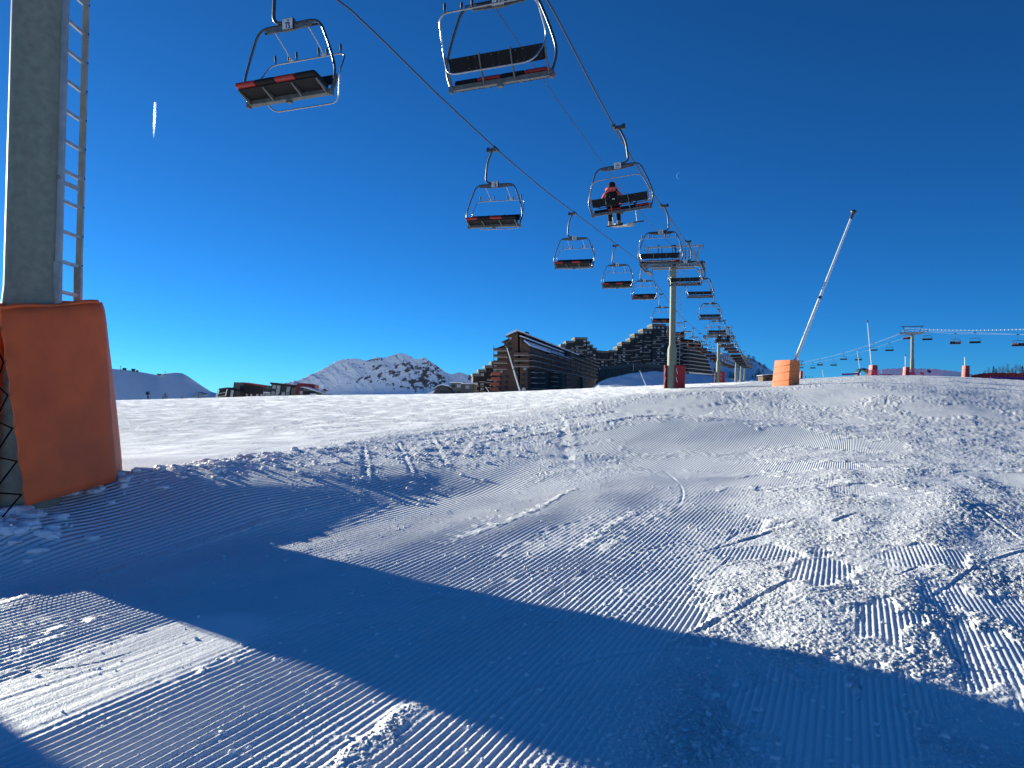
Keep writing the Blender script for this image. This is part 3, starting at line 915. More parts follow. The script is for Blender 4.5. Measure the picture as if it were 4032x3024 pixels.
def chair_parts(root, bar_down=False, number='11'):
    # grip and hanger
    mb = MB()
    mb.box((0, 0, 0.0), (0.10, 0.42, 0.09)); mb.box((0.16, 0, -0.03), (0.30, 0.14, 0.10)); mb.box((0.30, 0, -0.02), (0.10, 0.10, 0.16))
    mb.box((0.0, 0.22, 0.02), (0.05, 0.12, 0.05)); mb.box((0, -0.22, 0.02), (0.05, 0.12, 0.05))
    mb.build('rope_grip', steel_dark, root)
    mb = MB()
    mb.tube(fillet([(0.14, 0, -0.04), (0.33, 0, -0.50), (0.37, 0, -1.22), (0.0, 0, -1.25)], 0.22, 6), [0.036] * 16, 10)
    mb.build('hanger', steel_dark, root)
    # frame hoop
    hoop = fillet([(-0.97, 0, -2.84), (-1.10, 0.02, -2.42), (-0.98, 0, -1.98), (-0.72, 0, -1.29), (0.72, 0, -1.29), (0.98, 0, -1.98), (1.10, 0.02, -2.42), (0.97, 0, -2.84)], 0.24, 6)
    mb = MB(); mb.tube(hoop, 0.026, 10); mb.build('frame_hoop', hoop_m, root)
    mb = MB()
    mb.prism([(-0.62, -1.315), (0.62, -1.315), (0.5, -1.40), (0.18, -1.42), (-0.18, -1.42), (-0.5, -1.40)], 'y', -0.012, 0.012)
    mb.build('frame_gusset', chair_steel, root)
    # number plate, printed on both faces
    mb = MB(); mb.box((0, 0, -1.30), (0.25, 0.10, 0.23)); pl = mb.build('number_box', steel_dark, root)
    for yy in (-0.052, 0.052):
        mb = MB(); mb.box((0, yy, -1.30), (0.235, 0.006, 0.215)); mb.build('number_plate', plate_m, pl)
    mb = MB()
    for f in (-1, 1):
        fx = -f
        y = f * 0.057
        digits(mb, number, -0.045 * fx, y, -1.39, 0.085, fx)
        mb.box((0, y, -1.285), (0.10, 0.004, 0.022)); mb.box((0.02 * fx, y, -1.235), (0.026, 0.004, 0.03))
    tag(mb.build('number', ink_blue, pl), kind='stuff')
    # rear beam
    mb = MB()
    mb.prism([(-0.055, -2.865), (0.055, -2.85), (0.05, -2.765), (-0.05, -2.775)], 'x', -0.985, 0.985)
    mb.box((0.0, 0, -2.88), (0.10, 0.09, 0.07)); mb.box((-0.98, 0, -2.83), (0.05, 0.12, 0.12)); mb.box((0.98, 0, -2.83), (0.05, 0.12, 0.12))
    mb.build('seat_beam', chair_steel, root)
    # seat cushions, alternately black and red
    cu = MB()
    prof = [(0.01, -2.75), (0.46, -2.665), (0.515, -2.66), (0.54, -2.625), (0.525, -2.575), (0.45, -2.57), (0.25, -2.605), (0.03, -2.655), (-0.02, -2.70)]
    cu.prism(prof, 'x', -0.226, 0.226, smooth=False)
    for k in range(4):
        x = -0.69 + 0.46 * k
        o = cu.build('seat_cushion', pad_black if k % 2 == 0 else pad_red, root, (x, 0, 0), bevel=0.02)
    # dark board under the cushions and its ribs
    mb = MB()
    mb.prism([(0.0, -2.775), (0.44, -2.692), (0.44, -2.670), (0.0, -2.752)], 'x', -0.90, 0.90)
    mb.build('seat_board', pad_black, root)
    rb = MB(); rb.prism([(0.03, -2.86), (0.42, -2.715), (0.42, -2.69), (0.03, -2.77)], 'x', -0.014, 0.014)
    rme = rb.mesh('seat_bracket'); rme.materials.append(chair_steel)
    for x in (-0.90, -0.33, 0.33, 0.90): shared('seat_bracket', rme, root, (x, 0, 0))
    # backrest: four panels and four uprights
    for k in range(4):
        mb = MB(); x = -0.69 + 0.46 * k
        ns = 0.03
        pts2 = [(-0.228, 0.24), (0.228, 0.24), (0.228, 0.02), (0.19, 0.0), (-0.19, 0.0), (-0.228, 0.02)]
        V = []
        for yy in (-0.022, 0.022):
            for px, pz in pts2: V.append((x + px, -0.155 - pz * 0.42 + yy, -2.605 + pz))
        n = len(pts2)
        mb.add(V, [tuple(range(n)), tuple(range(n, 2 * n))] + [(i, (i + 1) % n, n + (i + 1) % n, n + i) for i in range(n)])
        o = mb.build('back_panel', pad_black, root, bevel=0.008)
        if True:
            bo = MB()
            for bx, bz in ((-0.16, 0.04), (0.16, 0.04), (-0.16, 0.2), (0.16, 0.2)):
                bo.box((x + bx, -0.155 - bz * 0.42 - 0.026, -2.605 + bz), (0.016, 0.010, 0.016))
            tag(bo.build('bolt', chair_steel, o), kind='stuff')
    up = MB(); up.bar((0, -0.02, -2.84), (0, -0.20, -2.60), 0.026, 0.05); up.bar((0, -0.195, -2.62), (0, -0.295, -2.34), 0.022, 0.045)
    ume = up.mesh('back_upright'); ume.materials.append(chair_steel)
    for x in (-0.945, -0.30, 0.30, 0.945): shared('back_upright', ume, root, (x, 0, 0))
    # restraint bar: a ring pivoting at the top of the backrest
    A, B = (A_DN, B_DN) if bar_down else (A_UP, B_UP)
    ax = Vector((1, 0, 0))
    ring = [PIV - ax * 1.0, A - ax * 0.92, A + ax * 0.92, PIV + ax * 1.0, B + ax * 0.80, B - ax * 0.80]
    mb = MB(); mb.tube(fillet(ring, 0.20, 6, closed=True), 0.0165, 8, closed=True)
    bar = mb.build('restraint_bar', chrome, root)
    # handles and footrests
    if bar_down: rod = [A, A + Vector((0, 0.10, -0.20)), A + Vector((0, 0.14, -0.62))]; hd = Vector((0, -0.17, 0.05))
    else: rod = [A, A + Vector((0, 0.13, 0.12)), Vector((0, -0.09, -1.345))]; hd = Vector((0, 0.02, 0.19))
    for x in (-0.40, 0.40):
        o = ax * x
        mb = MB(); mb.tube(fillet([p + o for p in rod], 0.08, 4), 0.013, 7)
        mb.add([A + o - ax * 0.075, A + o + ax * 0.075, (rod[0] * 0.5 + rod[1] * 0.5) + o, A + o - ax * 0.075 + Vector((0, .012, 0)), A + o + ax * 0.075 + Vector((0, .012, 0)), (rod[0] * 0.5 + rod[1] * 0.5) + o + Vector((0, .012, 0))],
               [(0, 1, 2), (3, 5, 4), (0, 3, 4, 1), (1, 4, 5, 2), (2, 5, 3, 0)])
        mb.build('footrest_rod', chrome, bar)
        e = rod[-1] + o
        mb = MB(); mb.bar(e - ax * 0.235, e + ax * 0.235, 0.036, 0.036); mb.build('footrest', rubber, bar)
    for x, sc in ((-0.80, 1), (-0.47, 0.75), (-0.27, 1), (0.27, 1), (0.47, 0.75), (0.80, 1)):
        o = A + ax * x
        mb = MB(); mb.tube([o, o + hd * 0.35 * sc], 0.015, 6); mb.tube([o + hd * 0.3 * sc, o + hd * 0.65 * sc + Vector((0, 0, 0.0)), o + hd * sc], [0.021, 0.026, 0.022], 7)
        mb.build('grip_handle', rubber, bar)

def far_chair_mesh():
    """distant chair: the same outline in one light mesh"""
    mb = MB()
    mb.slot = 0
    mb.box((0.12, 0, -0.03), (0.34, 0.3, 0.1)); mb.tube([(0.14, 0, -0.04), (0.34, 0, -0.5), (0.37, 0, -1.05), (0.25, 0, -1.23), (0, 0, -1.25)], 0.04, 5)
    mb.tube([(-0.97, 0, -2.84), (-1.09, 0, -2.42), (-0.98, 0, -1.98), (-0.8, 0, -1.38), (-0.62, 0, -1.29), (0.62, 0, -1.29), (0.8, 0, -1.38), (0.98, 0, -1.98), (1.09, 0, -2.42), (0.97, 0, -2.84)], 0.034, 5)
    mb.box((0, 0, -1.35), (1.2, 0.03, 0.10)); mb.box((0, 0, -2.82), (1.96, 0.11, 0.10))
    mb.slot = 1
    mb.prism([(0.0, -2.77), (0.52, -2.67), (0.52, -2.57), (0.0, -2.69)], 'x', -0.92, 0.92)
    mb.prism([(-0.14, -2.60), (-0.25, -2.35), (-0.29, -2.35), (-0.18, -2.60)], 'x', -0.92, 0.92)
    mb.slot = 2
    for x in (-0.23, 0.69): mb.box((x, 0.50, -2.60), (0.44, 0.10, 0.085))
    mb.slot = 0
    mb.tube([(-0.9, -0.68, -1.72), (0.9, -0.68, -1.72)], 0.02, 4)
    for s in (-1, 1): mb.tube([(s * 0.9, -0.68, -1.72), (s * 1.0, -0.28, -2.3), (s * 0.8, -0.57, -2.8)], 0.02, 4)
    me = mb.mesh('chairlift_chair')
    for m in (steel_dark, pad_black, pad_red): me.materials.append(m)
    return me

ORD = ['nearest', 'second', 'third', 'fourth', 'fifth', 'sixth', 'seventh', 'eighth', 'ninth', 'tenth', 'eleventh']
proto = {}
fme = far_chair_mesh()
SP = 11.8
RIDER_CHAIRS = {}
for side, y0 in (('L', 15.6), ('R', 14.1)):
    n = 0
    Y = y0
    while Y < 330:
        p = rope_pt(side, Y)
        rz = LRZ if side == 'R' else LRZ + math.pi
        rz += random.uniform(-0.02, 0.02)
        tilt = {('R', 1): R(-5.5), ('R', 0): R(-2.2), ('L', 0): R(2.0)}.get((side, n), random.uniform(-0.012, 0.012))
        grp = 'empty chairs descending on the left-hand rope' if side == 'L' else 'chairs ascending on the right-hand rope'
        if Y < 132:
            down = (side == 'R' and n == 1)
            key = ('dn' if down else ('a' if n % 2 == 0 else 'b')) + side
            if key not in proto:
                o = empty('chairlift_chair', p, rz); o.rotation_euler = (0, tilt, rz)
                chair_parts(o, down, {'aL': '15', 'aR': '41', 'bL': '10', 'bR': '14', 'dnR': '11'}[key])
                proto[key] = o
            else:
                o = copy_tree(proto[key]); o.location = p; o.rotation_euler = (0, tilt, rz)
            if side == 'L':
                lab = ('nearest empty four-seat chair, upper left, its red and black seat edge facing us' if n == 0 else
                       '%s chair from the camera on the left-hand rope, empty, facing us' % ORD[n])
            else:
                lab = {0: 'large empty four-seat chair at the top of the picture, seen from behind', 1: 'chair seen from behind carrying the rider in a coral jacket',
                       7: 'chair on the right-hand rope carrying two dark riders before the third tower'}.get(n, '%s chair from the camera on the right-hand rope, empty, seen from behind' % ORD[n])
            RIDER_CHAIRS[(side, n)] = o
        else:
            o = shared('chairlift_chair', fme, None, p, (0, 0, rz))
            lab = ('tiny distant chair of the left-hand rope among the crowd beyond the third tower' if side == 'L' else 'tiny distant chair of the right-hand rope among the crowd beyond the third tower')
        tag(o, lab, 'lift chair', grp)
        n += 1; Y = Y + SP if n != 1 else (25.4 if side == 'R' else 27.9)
# ------------------------------------------------------------------ people
coral = mat('coral_jacket', (0.95, 0.17, 0.13), 0.75, 0, 0.12, 30, 0.003, 25, spec=0.2)
blackcloth = mat('black_cloth', (0.014, 0.014, 0.016), 0.85, 0, 0.3, 20, 0.003, 25, spec=0.2)
navycloth = mat('navy_cloth', (0.02, 0.028, 0.06), 0.85, 0, 0.3, 20, spec=0.2)
greycloth = mat('grey_cloth', (0.35, 0.35, 0.36), 0.85, 0, 0.2, 20, spec=0.2)
skin = mat('skin', (0.55, 0.33, 0.24), 0.6)
whiteplastic = mat('white_helmet', (0.75, 0.76, 0.78), 0.3)
board_m = mat('snowboard_base', (0.30, 0.28, 0.25), 0.4, 0, 0.15, 8)
boot_m = mat('boot_tan', (0.26, 0.20, 0.15), 0.7, 0, 0.4, 15)

def skinned(name, verts, edges, radii, mats, pick, parent=None, sub=2):
    """one continuous surface grown round a skeleton"""
    me = bpy.data.meshes.new(name + '_skeleton'); me.from_pydata(verts, edges, [])
    tmp = bpy.data.objects.new(name + '_skeleton', me); COL.objects.link(tmp)
    sk = tmp.modifiers.new('skin', 'SKIN'); sk.use_smooth_shade = True; sk.branch_smoothing = 0.4
    for i, r in enumerate(radii):
        me.skin_vertices[0].data[i].radius = (r, r) if not isinstance(r, tuple) else r
    me.skin_vertices[0].data[0].use_root = True
    ss = tmp.modifiers.new('sub', 'SUBSURF'); ss.levels = sub; ss.render_levels = sub
    dg = bpy.context.evaluated_depsgraph_get(); dg.update()
    out = bpy.data.meshes.new_from_object(tmp.evaluated_get(dg))
    out.name = name
    COL.objects.unlink(tmp); bpy.data.objects.remove(tmp)
    out.materials.clear()
    for m in mats: out.materials.append(m)
    for p in out.polygons:
        p.material_index = pick(p.center); p.use_smooth = True
    o = bpy.data.objects.new(name, out); COL.objects.link(o)
    if parent is not None: o.parent = parent
    return o

def hand(V, E, Rr, wi, pos, d, side):
    """palm with four fingers and a thumb branching off the wrist vertex wi"""
    d = Vector(d).normalized(); lat = Vector((side, 0, 0))
    V.append(pos); Rr.append((0.045, 0.028)); pi = len(V) - 1; E.append((wi, pi))
    for k, l in enumerate((0.075, 0.088, 0.082, 0.062)):
        o = lat * (-0.036 + 0.024 * k)
        a = Vector(pos) + d * 0.05 + o; b = a + d * l * 0.55 + Vector((0, 0, -0.012)); c = b + d * l * 0.30 + Vector((0, 0, -0.045))
        n0 = len(V)
        V += [tuple(a), tuple(b), tuple(c)]; Rr += [0.0105, 0.010, 0.009]; E += [(pi, n0), (n0, n0 + 1), (n0 + 1, n0 + 2)]
    a = Vector(pos) - lat * 0.045 + d * 0.01; b = a - lat * 0.025 + d * 0.045
    n0 = len(V); V += [tuple(a), tuple(b)]; Rr += [0.012, 0.010]; E += [(pi, n0), (n0, n0 + 1)]

def seated_person(name, jacket, trousers, hat, hands=True):
    V = [(0, 0, .13), (0, -.03, .34), (0, -.01, .52), (0, .02, .655), (0, .045, .73), (0, .06, .86)]
    E = [(0, 1), (1, 2), (2, 3), (3, 4), (4, 5)]
    Rr = [(.17, .13), (.165, .125), (.19, .13), (.07, .07), (.088, .095), (.085, .095)]
    for s in (-1, 1):
        b = len(V)
        V += [(s * .20, -.01, .565), (s * .315, .06, .33), (s * .24, .30, .29)]
        Rr += [.082, .066, .05]
        E += [(2, b), (b, b + 1), (b + 1, b + 2)]
        if hands: hand(V, E, Rr, b + 2, (s * .20, .395, .285), (0, 1, -.05), s)
        b = len(V)
        V += [(s * .105, .06, .105), (s * .13, .46, .135), (s * .13, .535, -.26), (s * .135, .55, -.36), (s * .15, .72, -.39)]
        Rr += [.112, .088, .068, .072, .055]
        E += [(0, b), (b, b + 1), (b + 1, b + 2), (b + 2, b + 3), (b + 3, b + 4)]
    def pick(c):
        if c.z > .70: return 3 if (c.y > .10 and c.z < .86) else 2
        if c.z < -.27: return 4
        if c.y > .30 and c.z > .22 and abs(c.x) > .12: return 2
        if c.z > .21: return 0
        return 1
    return skinned(name, V, E, Rr, [jacket, trousers, hat, skin, boot_m], pick)

def rounded_block(name, size, mats_, parent=None, loc=(0, 0, 0), rot=(0, 0, 0), bev=0.06):
    mb = MB(); mb.box((0, 0, 0), size); mb.s = [True] * len(mb.s)
    o = mb.build(name, mats_, parent, loc, rot)
    bv = o.modifiers.new('bevel', 'BEVEL'); bv.width = bev; bv.segments = 4
    return o

# rider on the second ascending chair
ch = RIDER_CHAIRS[('R', 1)]
M0 = ch.matrix_basis.copy()
p = M0 @ Vector((-0.30, 0.13, -2.69))
rider = seated_person('person', coral, blackcloth, blackcloth)
rider.location = p; rider.rotation_euler = (0, R(-4), LRZ + R(6)); rider.scale = (1.10, 1.0, 0.97)
tag(rider, 'person in coral jacket and black trousers riding the chairlift, seen from behind', 'person')
mb = MB()
hd = []
for i in range(14):
    a = math.pi * i / 13
    hd.append((0.14 * math.cos(a), -0.03 - 0.10 * math.sin(a), 0.675 + 0.015 * math.sin(3 * a)))
mb.tube(hd, [0.06 + 0.028 * math.sin(math.pi * i / 13) for i in range(14)], 9)
mb.build('hood', coral, rider)
mb = MB(); mb.lathe([(0.105, .80), (0.112, .86), (0.105, .92), (0.07, .965), (0.02, .98)], 18, (0, .055, 0)); mb.build('hat', blackcloth, rider)
bp_ = rounded_block('backpack', (0.35, 0.24, 0.50), blackcloth, rider, (0.0, -0.25, 0.30), (R(6), 0, 0), 0.09)
rounded_block('backpack_pocket', (0.27, 0.10, 0.26), blackcloth, bp_, (0, -0.14, -0.1), (0, 0, 0), 0.05)
mb = MB(); mb.box((0.06, -0.195, -0.03), (0.075, 0.006, 0.035)); mb.build('backpack_badge', plate_m, bp_)
for s in (-1, 1):
    mb = MB(); mb.tube(fillet([(s * .15, -.22, .60), (s * .16, -.02, .70), (s * .17, .14, .50), (s * .17, .02, .22)], .08, 4), 0.022, 6); mb.build('backpack_strap', blackcloth, rider)
mb = MB()
for k in range(3): mb.tube([(-.17, -.33 + .02 * k, .44 - .02 * k), (-.19, -.36, .30), (-.17 - .01 * k, -.34, .12)], 0.009, 5)
mb.build('dangling_straps', greycloth, bp_ if False else rider)
# snowboard strapped to the rider's boots
mb = MB()
prof = []
for i in range(25):
    t = i / 24; x = -0.74 + 1.48 * t
    w = 0.125 + 0.02 * abs(2 * t - 1) ** 2
    if t < 0.1: w *= math.sqrt(max(0.02, 1 - ((0.1 - t) / 0.1) ** 2))
    if t > 0.9: w *= math.sqrt(max(0.02, 1 - ((t - 0.9) / 0.1) ** 2))
    zz = 0.11 * max(0, (abs(2 * t - 1) - 0.72) / 0.28) ** 1.8
    prof.append((x, w, zz))
V = []; Fs = []
for x, w, zz in prof: V += [(x, -w, zz), (x, w, zz), (x, -w, zz + .012), (x, w, zz + .012)]
for i in range(24):
    a, b = i * 4, i * 4 + 4
    Fs += [(a, a + 1, b + 1, b), (a + 2, b + 2, b + 3, a + 3), (a, b, b + 2, a + 2), (a + 1, a + 3, b + 3, b + 1)]
Fs += [(0, 2, 3, 1), (96, 97, 99, 98)]
mb.add(V, Fs, smooth=True)
sb = mb.build('snowboard', board_m)
pp = M0 @ Vector((-0.30 + 0.10, 0.13 + 0.60, -2.69 - 0.45))
sb.location = pp; sb.rotation_euler = (R(-4), R(9), LRZ - R(48))
tag(sb, 'pale snowboard hanging under the boots of the coral-jacketed rider', 'snowboard')
for s in (-0.24, 0.16):
    mb = MB(); mb.box((s, -.07, .05), (.13, .04, .09)); mb.box((s, .0, .018), (.15, .2, .012)); mb.build('binding', rubber, sb)

# two riders further up the line
ch = RIDER_CHAIRS[('R', 7)]
M0 = ch.matrix_basis.copy()
far_r = seated_person('person', navycloth, blackcloth, blackcloth, False)
far_r.location = M0 @ Vector((0.62, 0.13, -2.63)); far_r.rotation_euler = (0, 0, LRZ)
tag(far_r, 'dark-clad rider at the right end of the distant chair by the third tower', 'person', 'riders on the distant chair')
far_r2 = seated_person('person', blackcloth, blackcloth, whiteplastic, False)
far_r2.location = M0 @ Vector((-0.35, 0.13, -2.63)); far_r2.rotation_euler = (0, 0, LRZ)
tag(far_r2, 'white-helmeted rider on the distant chair by the third tower', 'person', 'riders on the distant chair')

# ski tourer walking along the skyline at the left
def walker():
    V = [(0, 0, .92), (.06, 0, 1.12), (.16, 0, 1.36), (.22, 0, 1.49), (.25, 0, 1.56), (.29, 0, 1.68)]
    E = [(0, 1), (1, 2), (2, 3), (3, 4), (4, 5)]
    Rr = [.14, .15, .16, .07, .09, .10]
    for s in (-1, 1):
        b = len(V)
        V += [(.15, s * .19, 1.38), (.30 if s < 0 else .22, s * .24, 1.14), (.62 if s < 0 else .45, s * .22, 1.10)]
        Rr += [.08, .06, .045]; E += [(2, b), (b, b + 1), (b + 1, b + 2)]
        b = len(V)
        V += [(0, s * .1, .86), (.12 * -s, s * .11, .48), (.02 - .2 * s, s * .11, .08), (.16 - .2 * s, s * .11, .04)]
        Rr += [.11, .085, .065, .05]; E += [(0, b), (b, b + 1), (b + 1, b + 2), (b + 2, b + 3)]
    return skinned('person', V, E, Rr, [blackcloth, navycloth], lambda c: 0 if c.z > .9 else 1)
w = walker()
q = at(582, 1575, 190.0)
w.location = (q.x, q.y, q.z + 0.25); w.rotation_euler = (0, 0, R(8)); w.scale = (1.12,) * 3
tag(w, 'person in dark clothing with a big rucksack walking along the snowy skyline at left', 'person')
rounded_block('rucksack', (0.40, 0.42, 0.72), navycloth, w, (-0.22, 0, 1.30), (0, R(12), 0), 0.1)
for s in (-1, 1):
    mb = MB(); mb.tube([(.62 if s < 0 else .45, s * .22, 1.14), (.66 if s < 0 else .40, s * .24, 0.0)], 0.014, 5)
    o = mb.build('ski_pole', steel_dark); o.matrix_world = w.matrix_basis.copy()
    o.location = w.location; o.rotation_euler = w.rotation_euler; o.scale = w.scale
    tag(o, 'thin ski pole in the %s hand of the walker at left' % ('leading, right' if s < 0 else 'trailing, left'), 'ski pole')

# ------------------------------------------------------------------ snow lances
white_paint = mat('white_lance_paint', (0.72, 0.73, 0.72), 0.45, 0.1, 0.06, 8)
def lance(foot, tip, label, r0=0.09, pad=None, pad_mat=None, padH=2.0, padW=1.5, rz=0.0, head=True):
    """snow-making lance: pole, joint, nozzle head, padded foot"""
    root = empty('snow_lance', foot)
    f = Vector((0, 0, -0.4)); d = (tip - foot)
    mb = MB(); mb.tube([Vector((0, 0, 0)) - d.normalized() * 0.5, d * 0.5], [r0, r0 * 0.9], 12); mb.build('lower_pole', white_paint, root)
    mb = MB(); mb.tube([d * 0.5, d * 0.972], [r0 * 0.82, r0 * 0.62], 12); mb.build('upper_pole', white_paint, root)
    mb = MB(); mb.tube([d * 0.497, d * 0.512], r0 * 1.05, 12); mb.build('joint_sleeve', steel_dark, root)
    if head:
        mb = MB(); n = d.normalized()
        mb.tube([d * 0.955, d * 0.985], r0 * 0.85, 12); mb.tube([d * 0.985, d * 0.992, d * 1.0, d * 1.006], [r0 * 0.9, r0 * 1.7, r0 * 1.8, r0 * 1.1], 12)
        mb.build('nozzle_head', steel_dark, root)
    if pad_mat is not None:
        mb = MB()
        w2 = padW / 2
        V = []; Fs = []
        ring = [(-w2, -w2 * .75), (w2, -w2 * .75), (w2, w2 * .75), (-w2, w2 * .75)]
        nz = 8
        pts = []
        for i in range(nz + 1):
            t = i / nz
            sc = 1.0 - 0.10 * t
            for k in range(4):
                a, b = ring[k], ring[(k + 1) % 4]
                for j in range(6):
                    s = j / 6
                    bul = 0.03 * math.sin(math.pi * s) * (1 if k in (0, 2) else 0.6)
                    x = a[0] + (b[0] - a[0]) * s; y = a[1] + (b[1] - a[1]) * s
                    nrm = [(0, -1), (1, 0), (0, 1), (-1, 0)][k]
                    V.append(((x + nrm[0] * bul) * sc + 0.16 * t, (y + nrm[1] * bul) * sc, -0.3 + (padH + 0.3) * t))
        m_ = 24
        for i in range(nz):
            for j in range(m_):
                Fs.append((i * m_ + j, i * m_ + (j + 1) % m_, (i + 1) * m_ + (j + 1) % m_, (i + 1) * m_ + j))
        Fs += [tuple(range(nz * m_, (nz + 1) * m_)), tuple(range(m_))[::-1]]
        mb.add(V, Fs, smooth=False)
        po = mb.build('foot_pad', pad_mat, root, (0, 0, 0), (0, 0, rz))
        # straps pulled round it
        for z in (0.35, 0.95, 1.45):
            if z > padH - 0.2: continue
            sc = 1.0 - 0.10 * (z + .3) / (padH + .3)
            sm = MB(); x0 = 0.16 * (z + .3) / (padH + .3)
            q = [((x) * sc * 1.035 + x0, y * sc * 1.05, z + 0.09 * (x / w2)) for x, y in ring]
            sm.tube(fillet(q, 0.06, 2, closed=True), 0.016, 5, closed=True); sm.build('pad_strap', cord_m if False else pad_mat, po)
    tag(root, label, 'snow lance', 'snow-making lances')
    return root

f1 = at(3092, 1499, 57.0); f1.z = min(f1.z, gz(f1.x, f1.y) + 0.02)
t1 = at(3362, 832, 57.0)
base1 = at(3092, 1499, 57.0)
L1_ = lance(Vector((f1.x, f1.y, f1.z)), t1, 'tall tilted white snow lance rising from a bright orange pad', 0.125, True, orange_lit, 1.88, 1.55, R(-60))
def simple_lance(pxf, pxt, Y, label, padm=None, pw=0.9, ph=1.6, r0=0.10, head=True, rz=0.3):
    f = at(*pxf, Y); t = at(*pxt, Y)
    return lance(f, t, label, r0, True, padm, ph, pw, rz, head)
simple_lance((3436, 1478), (3415, 1262), 165.0, 'white snow lance with a dark red pad beside the teal arch', redpad, 1.5, 2.2, 0.12)
simple_lance((3389, 1480), (3375, 1376), 260.0, 'thin white snow lance just left of the teal arch', None, r0=0.13)
simple_lance((3243, 1487), (3237, 1452), 330.0, 'shortest white snow lance, far off between orange pad and purple banner', None, r0=0.12)
simple_lance((3153, 1488), (3141, 1404), 240.0, 'white snow lance with a narrow red foot just right of the orange pad', redpad, 0.9, 2.2, 0.11)
simple_lance((2050, 1549), (1994, 1362), 110.0, 'grey-white snow lance leaning left in front of the brown apartment building', None, r0=0.11)
simple_lance((1932, 1554), (1911, 1521), 210.0, 'small leaning snow lance left of the brown apartment building', None, r0=0.10)
simple_lance((2546, 1525), (2518, 1457), 120.0, 'thin white snow lance leaning left in front of the shaded snow bank', None, r0=0.07)
simple_lance((3567, 1480), (3565, 1398), 190.0, 'short white hydrant post in a red pad left of the right-hand lift tower', redpad, 1.3, 2.2, 0.16, True)
simple_lance((3801, 1482), (3799, 1404), 150.0, 'grey post in a red round-shouldered pad, right of the right-hand lift tower', redpad, 1.15, 2.1, 0.13, False)

# round sign on a stake by the brown building
q = at(2062, 1552, 105.0)
root = empty('round_sign', q)
mb = MB(); mb.tube([(0, 0, -0.4), (0, 0, 0.9)], 0.03, 8); mb.build('stake', galv, root)
mb = MB(); mb.tube([(0, -0.02, 0.62), (0, 0.02, 0.62)], 0.27, 22); mb.build('disc', galv, root)
tag(root, 'small grey round sign on a stake in front of the brown building', 'sign')

# padded post standing outside the picture: only its shadow reaches the bottom left corner
q = Vector((-9.68, 8.50, 0)); q.z = gz(q.x, q.y)
root = empty('padded_post', q, R(20))
mb = MB(); mb.tube([(0, 0, -0.5), (0, 0, 4.2)], 0.12, 14); mb.build('post', galv_pole, root)
mb = MB(); mb.prism([(-0.55, -0.45), (0.55, -0.45), (0.7, 0.35), (0.3, 0.6), (-0.3, 0.6), (-0.7, 0.35)], 'z', 0.1, 2.3); mb.build('foot_pad', orange, root, bevel=0.08)
tag(root, 'padded post just outside the left edge, known by its corner shadow', 'post')
# ------------------------------------------------------------------ far terrain
def far_snow(name, rock=0.0, rscale=0.02, tint=(0.86, 0.89, 0.93), bumpd=2.0, bsc=0.03):
    m, nt, b = _nt(name)
    N, L = nt.nodes.new, nt.links.new
    b.inputs['Roughness'].default_value = 0.7; b.inputs['Specular IOR Level'].default_value = 0.2
    geo = N('ShaderNodeNewGeometry')
    n = N('ShaderNodeTexNoise'); n.inputs['Scale'].default_value = rscale; n.inputs['Detail'].default_value = 8; n.inputs['Roughness'].default_value = 0.62
    L(geo.outputs['Position'], n.inputs['Vector'])
    if rock > 0:
        at_ = N('ShaderNodeAttribute'); at_.attribute_name = 'rock'
        mu = N('ShaderNodeMath'); mu.operation = 'MULTIPLY_ADD'; L(at_.outputs['Fac'], mu.inputs[0]); mu.inputs[1].default_value = 0.42; L(n.outputs['Fac'], mu.inputs[2])
        cr = N('ShaderNodeMapRange'); cr.inputs['From Min'].default_value = 0.66; cr.inputs['From Max'].default_value = 0.70
        L(mu.outputs[0], cr.inputs['Value'])
        mx = N('ShaderNodeMix'); mx.data_type = 'RGBA'
        mx.inputs[6].default_value = (*tint, 1); mx.inputs[7].default_value = (0.13, 0.12, 0.10, 1)
        L(cr.outputs['Result'], mx.inputs[0]); L(mx.outputs[2], b.inputs['Base Color'])
    else:
        b.inputs['Base Color'].default_value = (*tint, 1)
    n2 = N('ShaderNodeTexNoise'); n2.inputs['Scale'].default_value = bsc; n2.inputs['Detail'].default_value = 6
    L(geo.outputs['Position'], n2.inputs['Vector'])
    bp = N('ShaderNodeBump'); bp.inputs['Distance'].default_value = bumpd
    L(n2.outputs['Fac'], bp.inputs['Height']); L(bp.outputs['Normal'], b.inputs['Normal'])
    return m

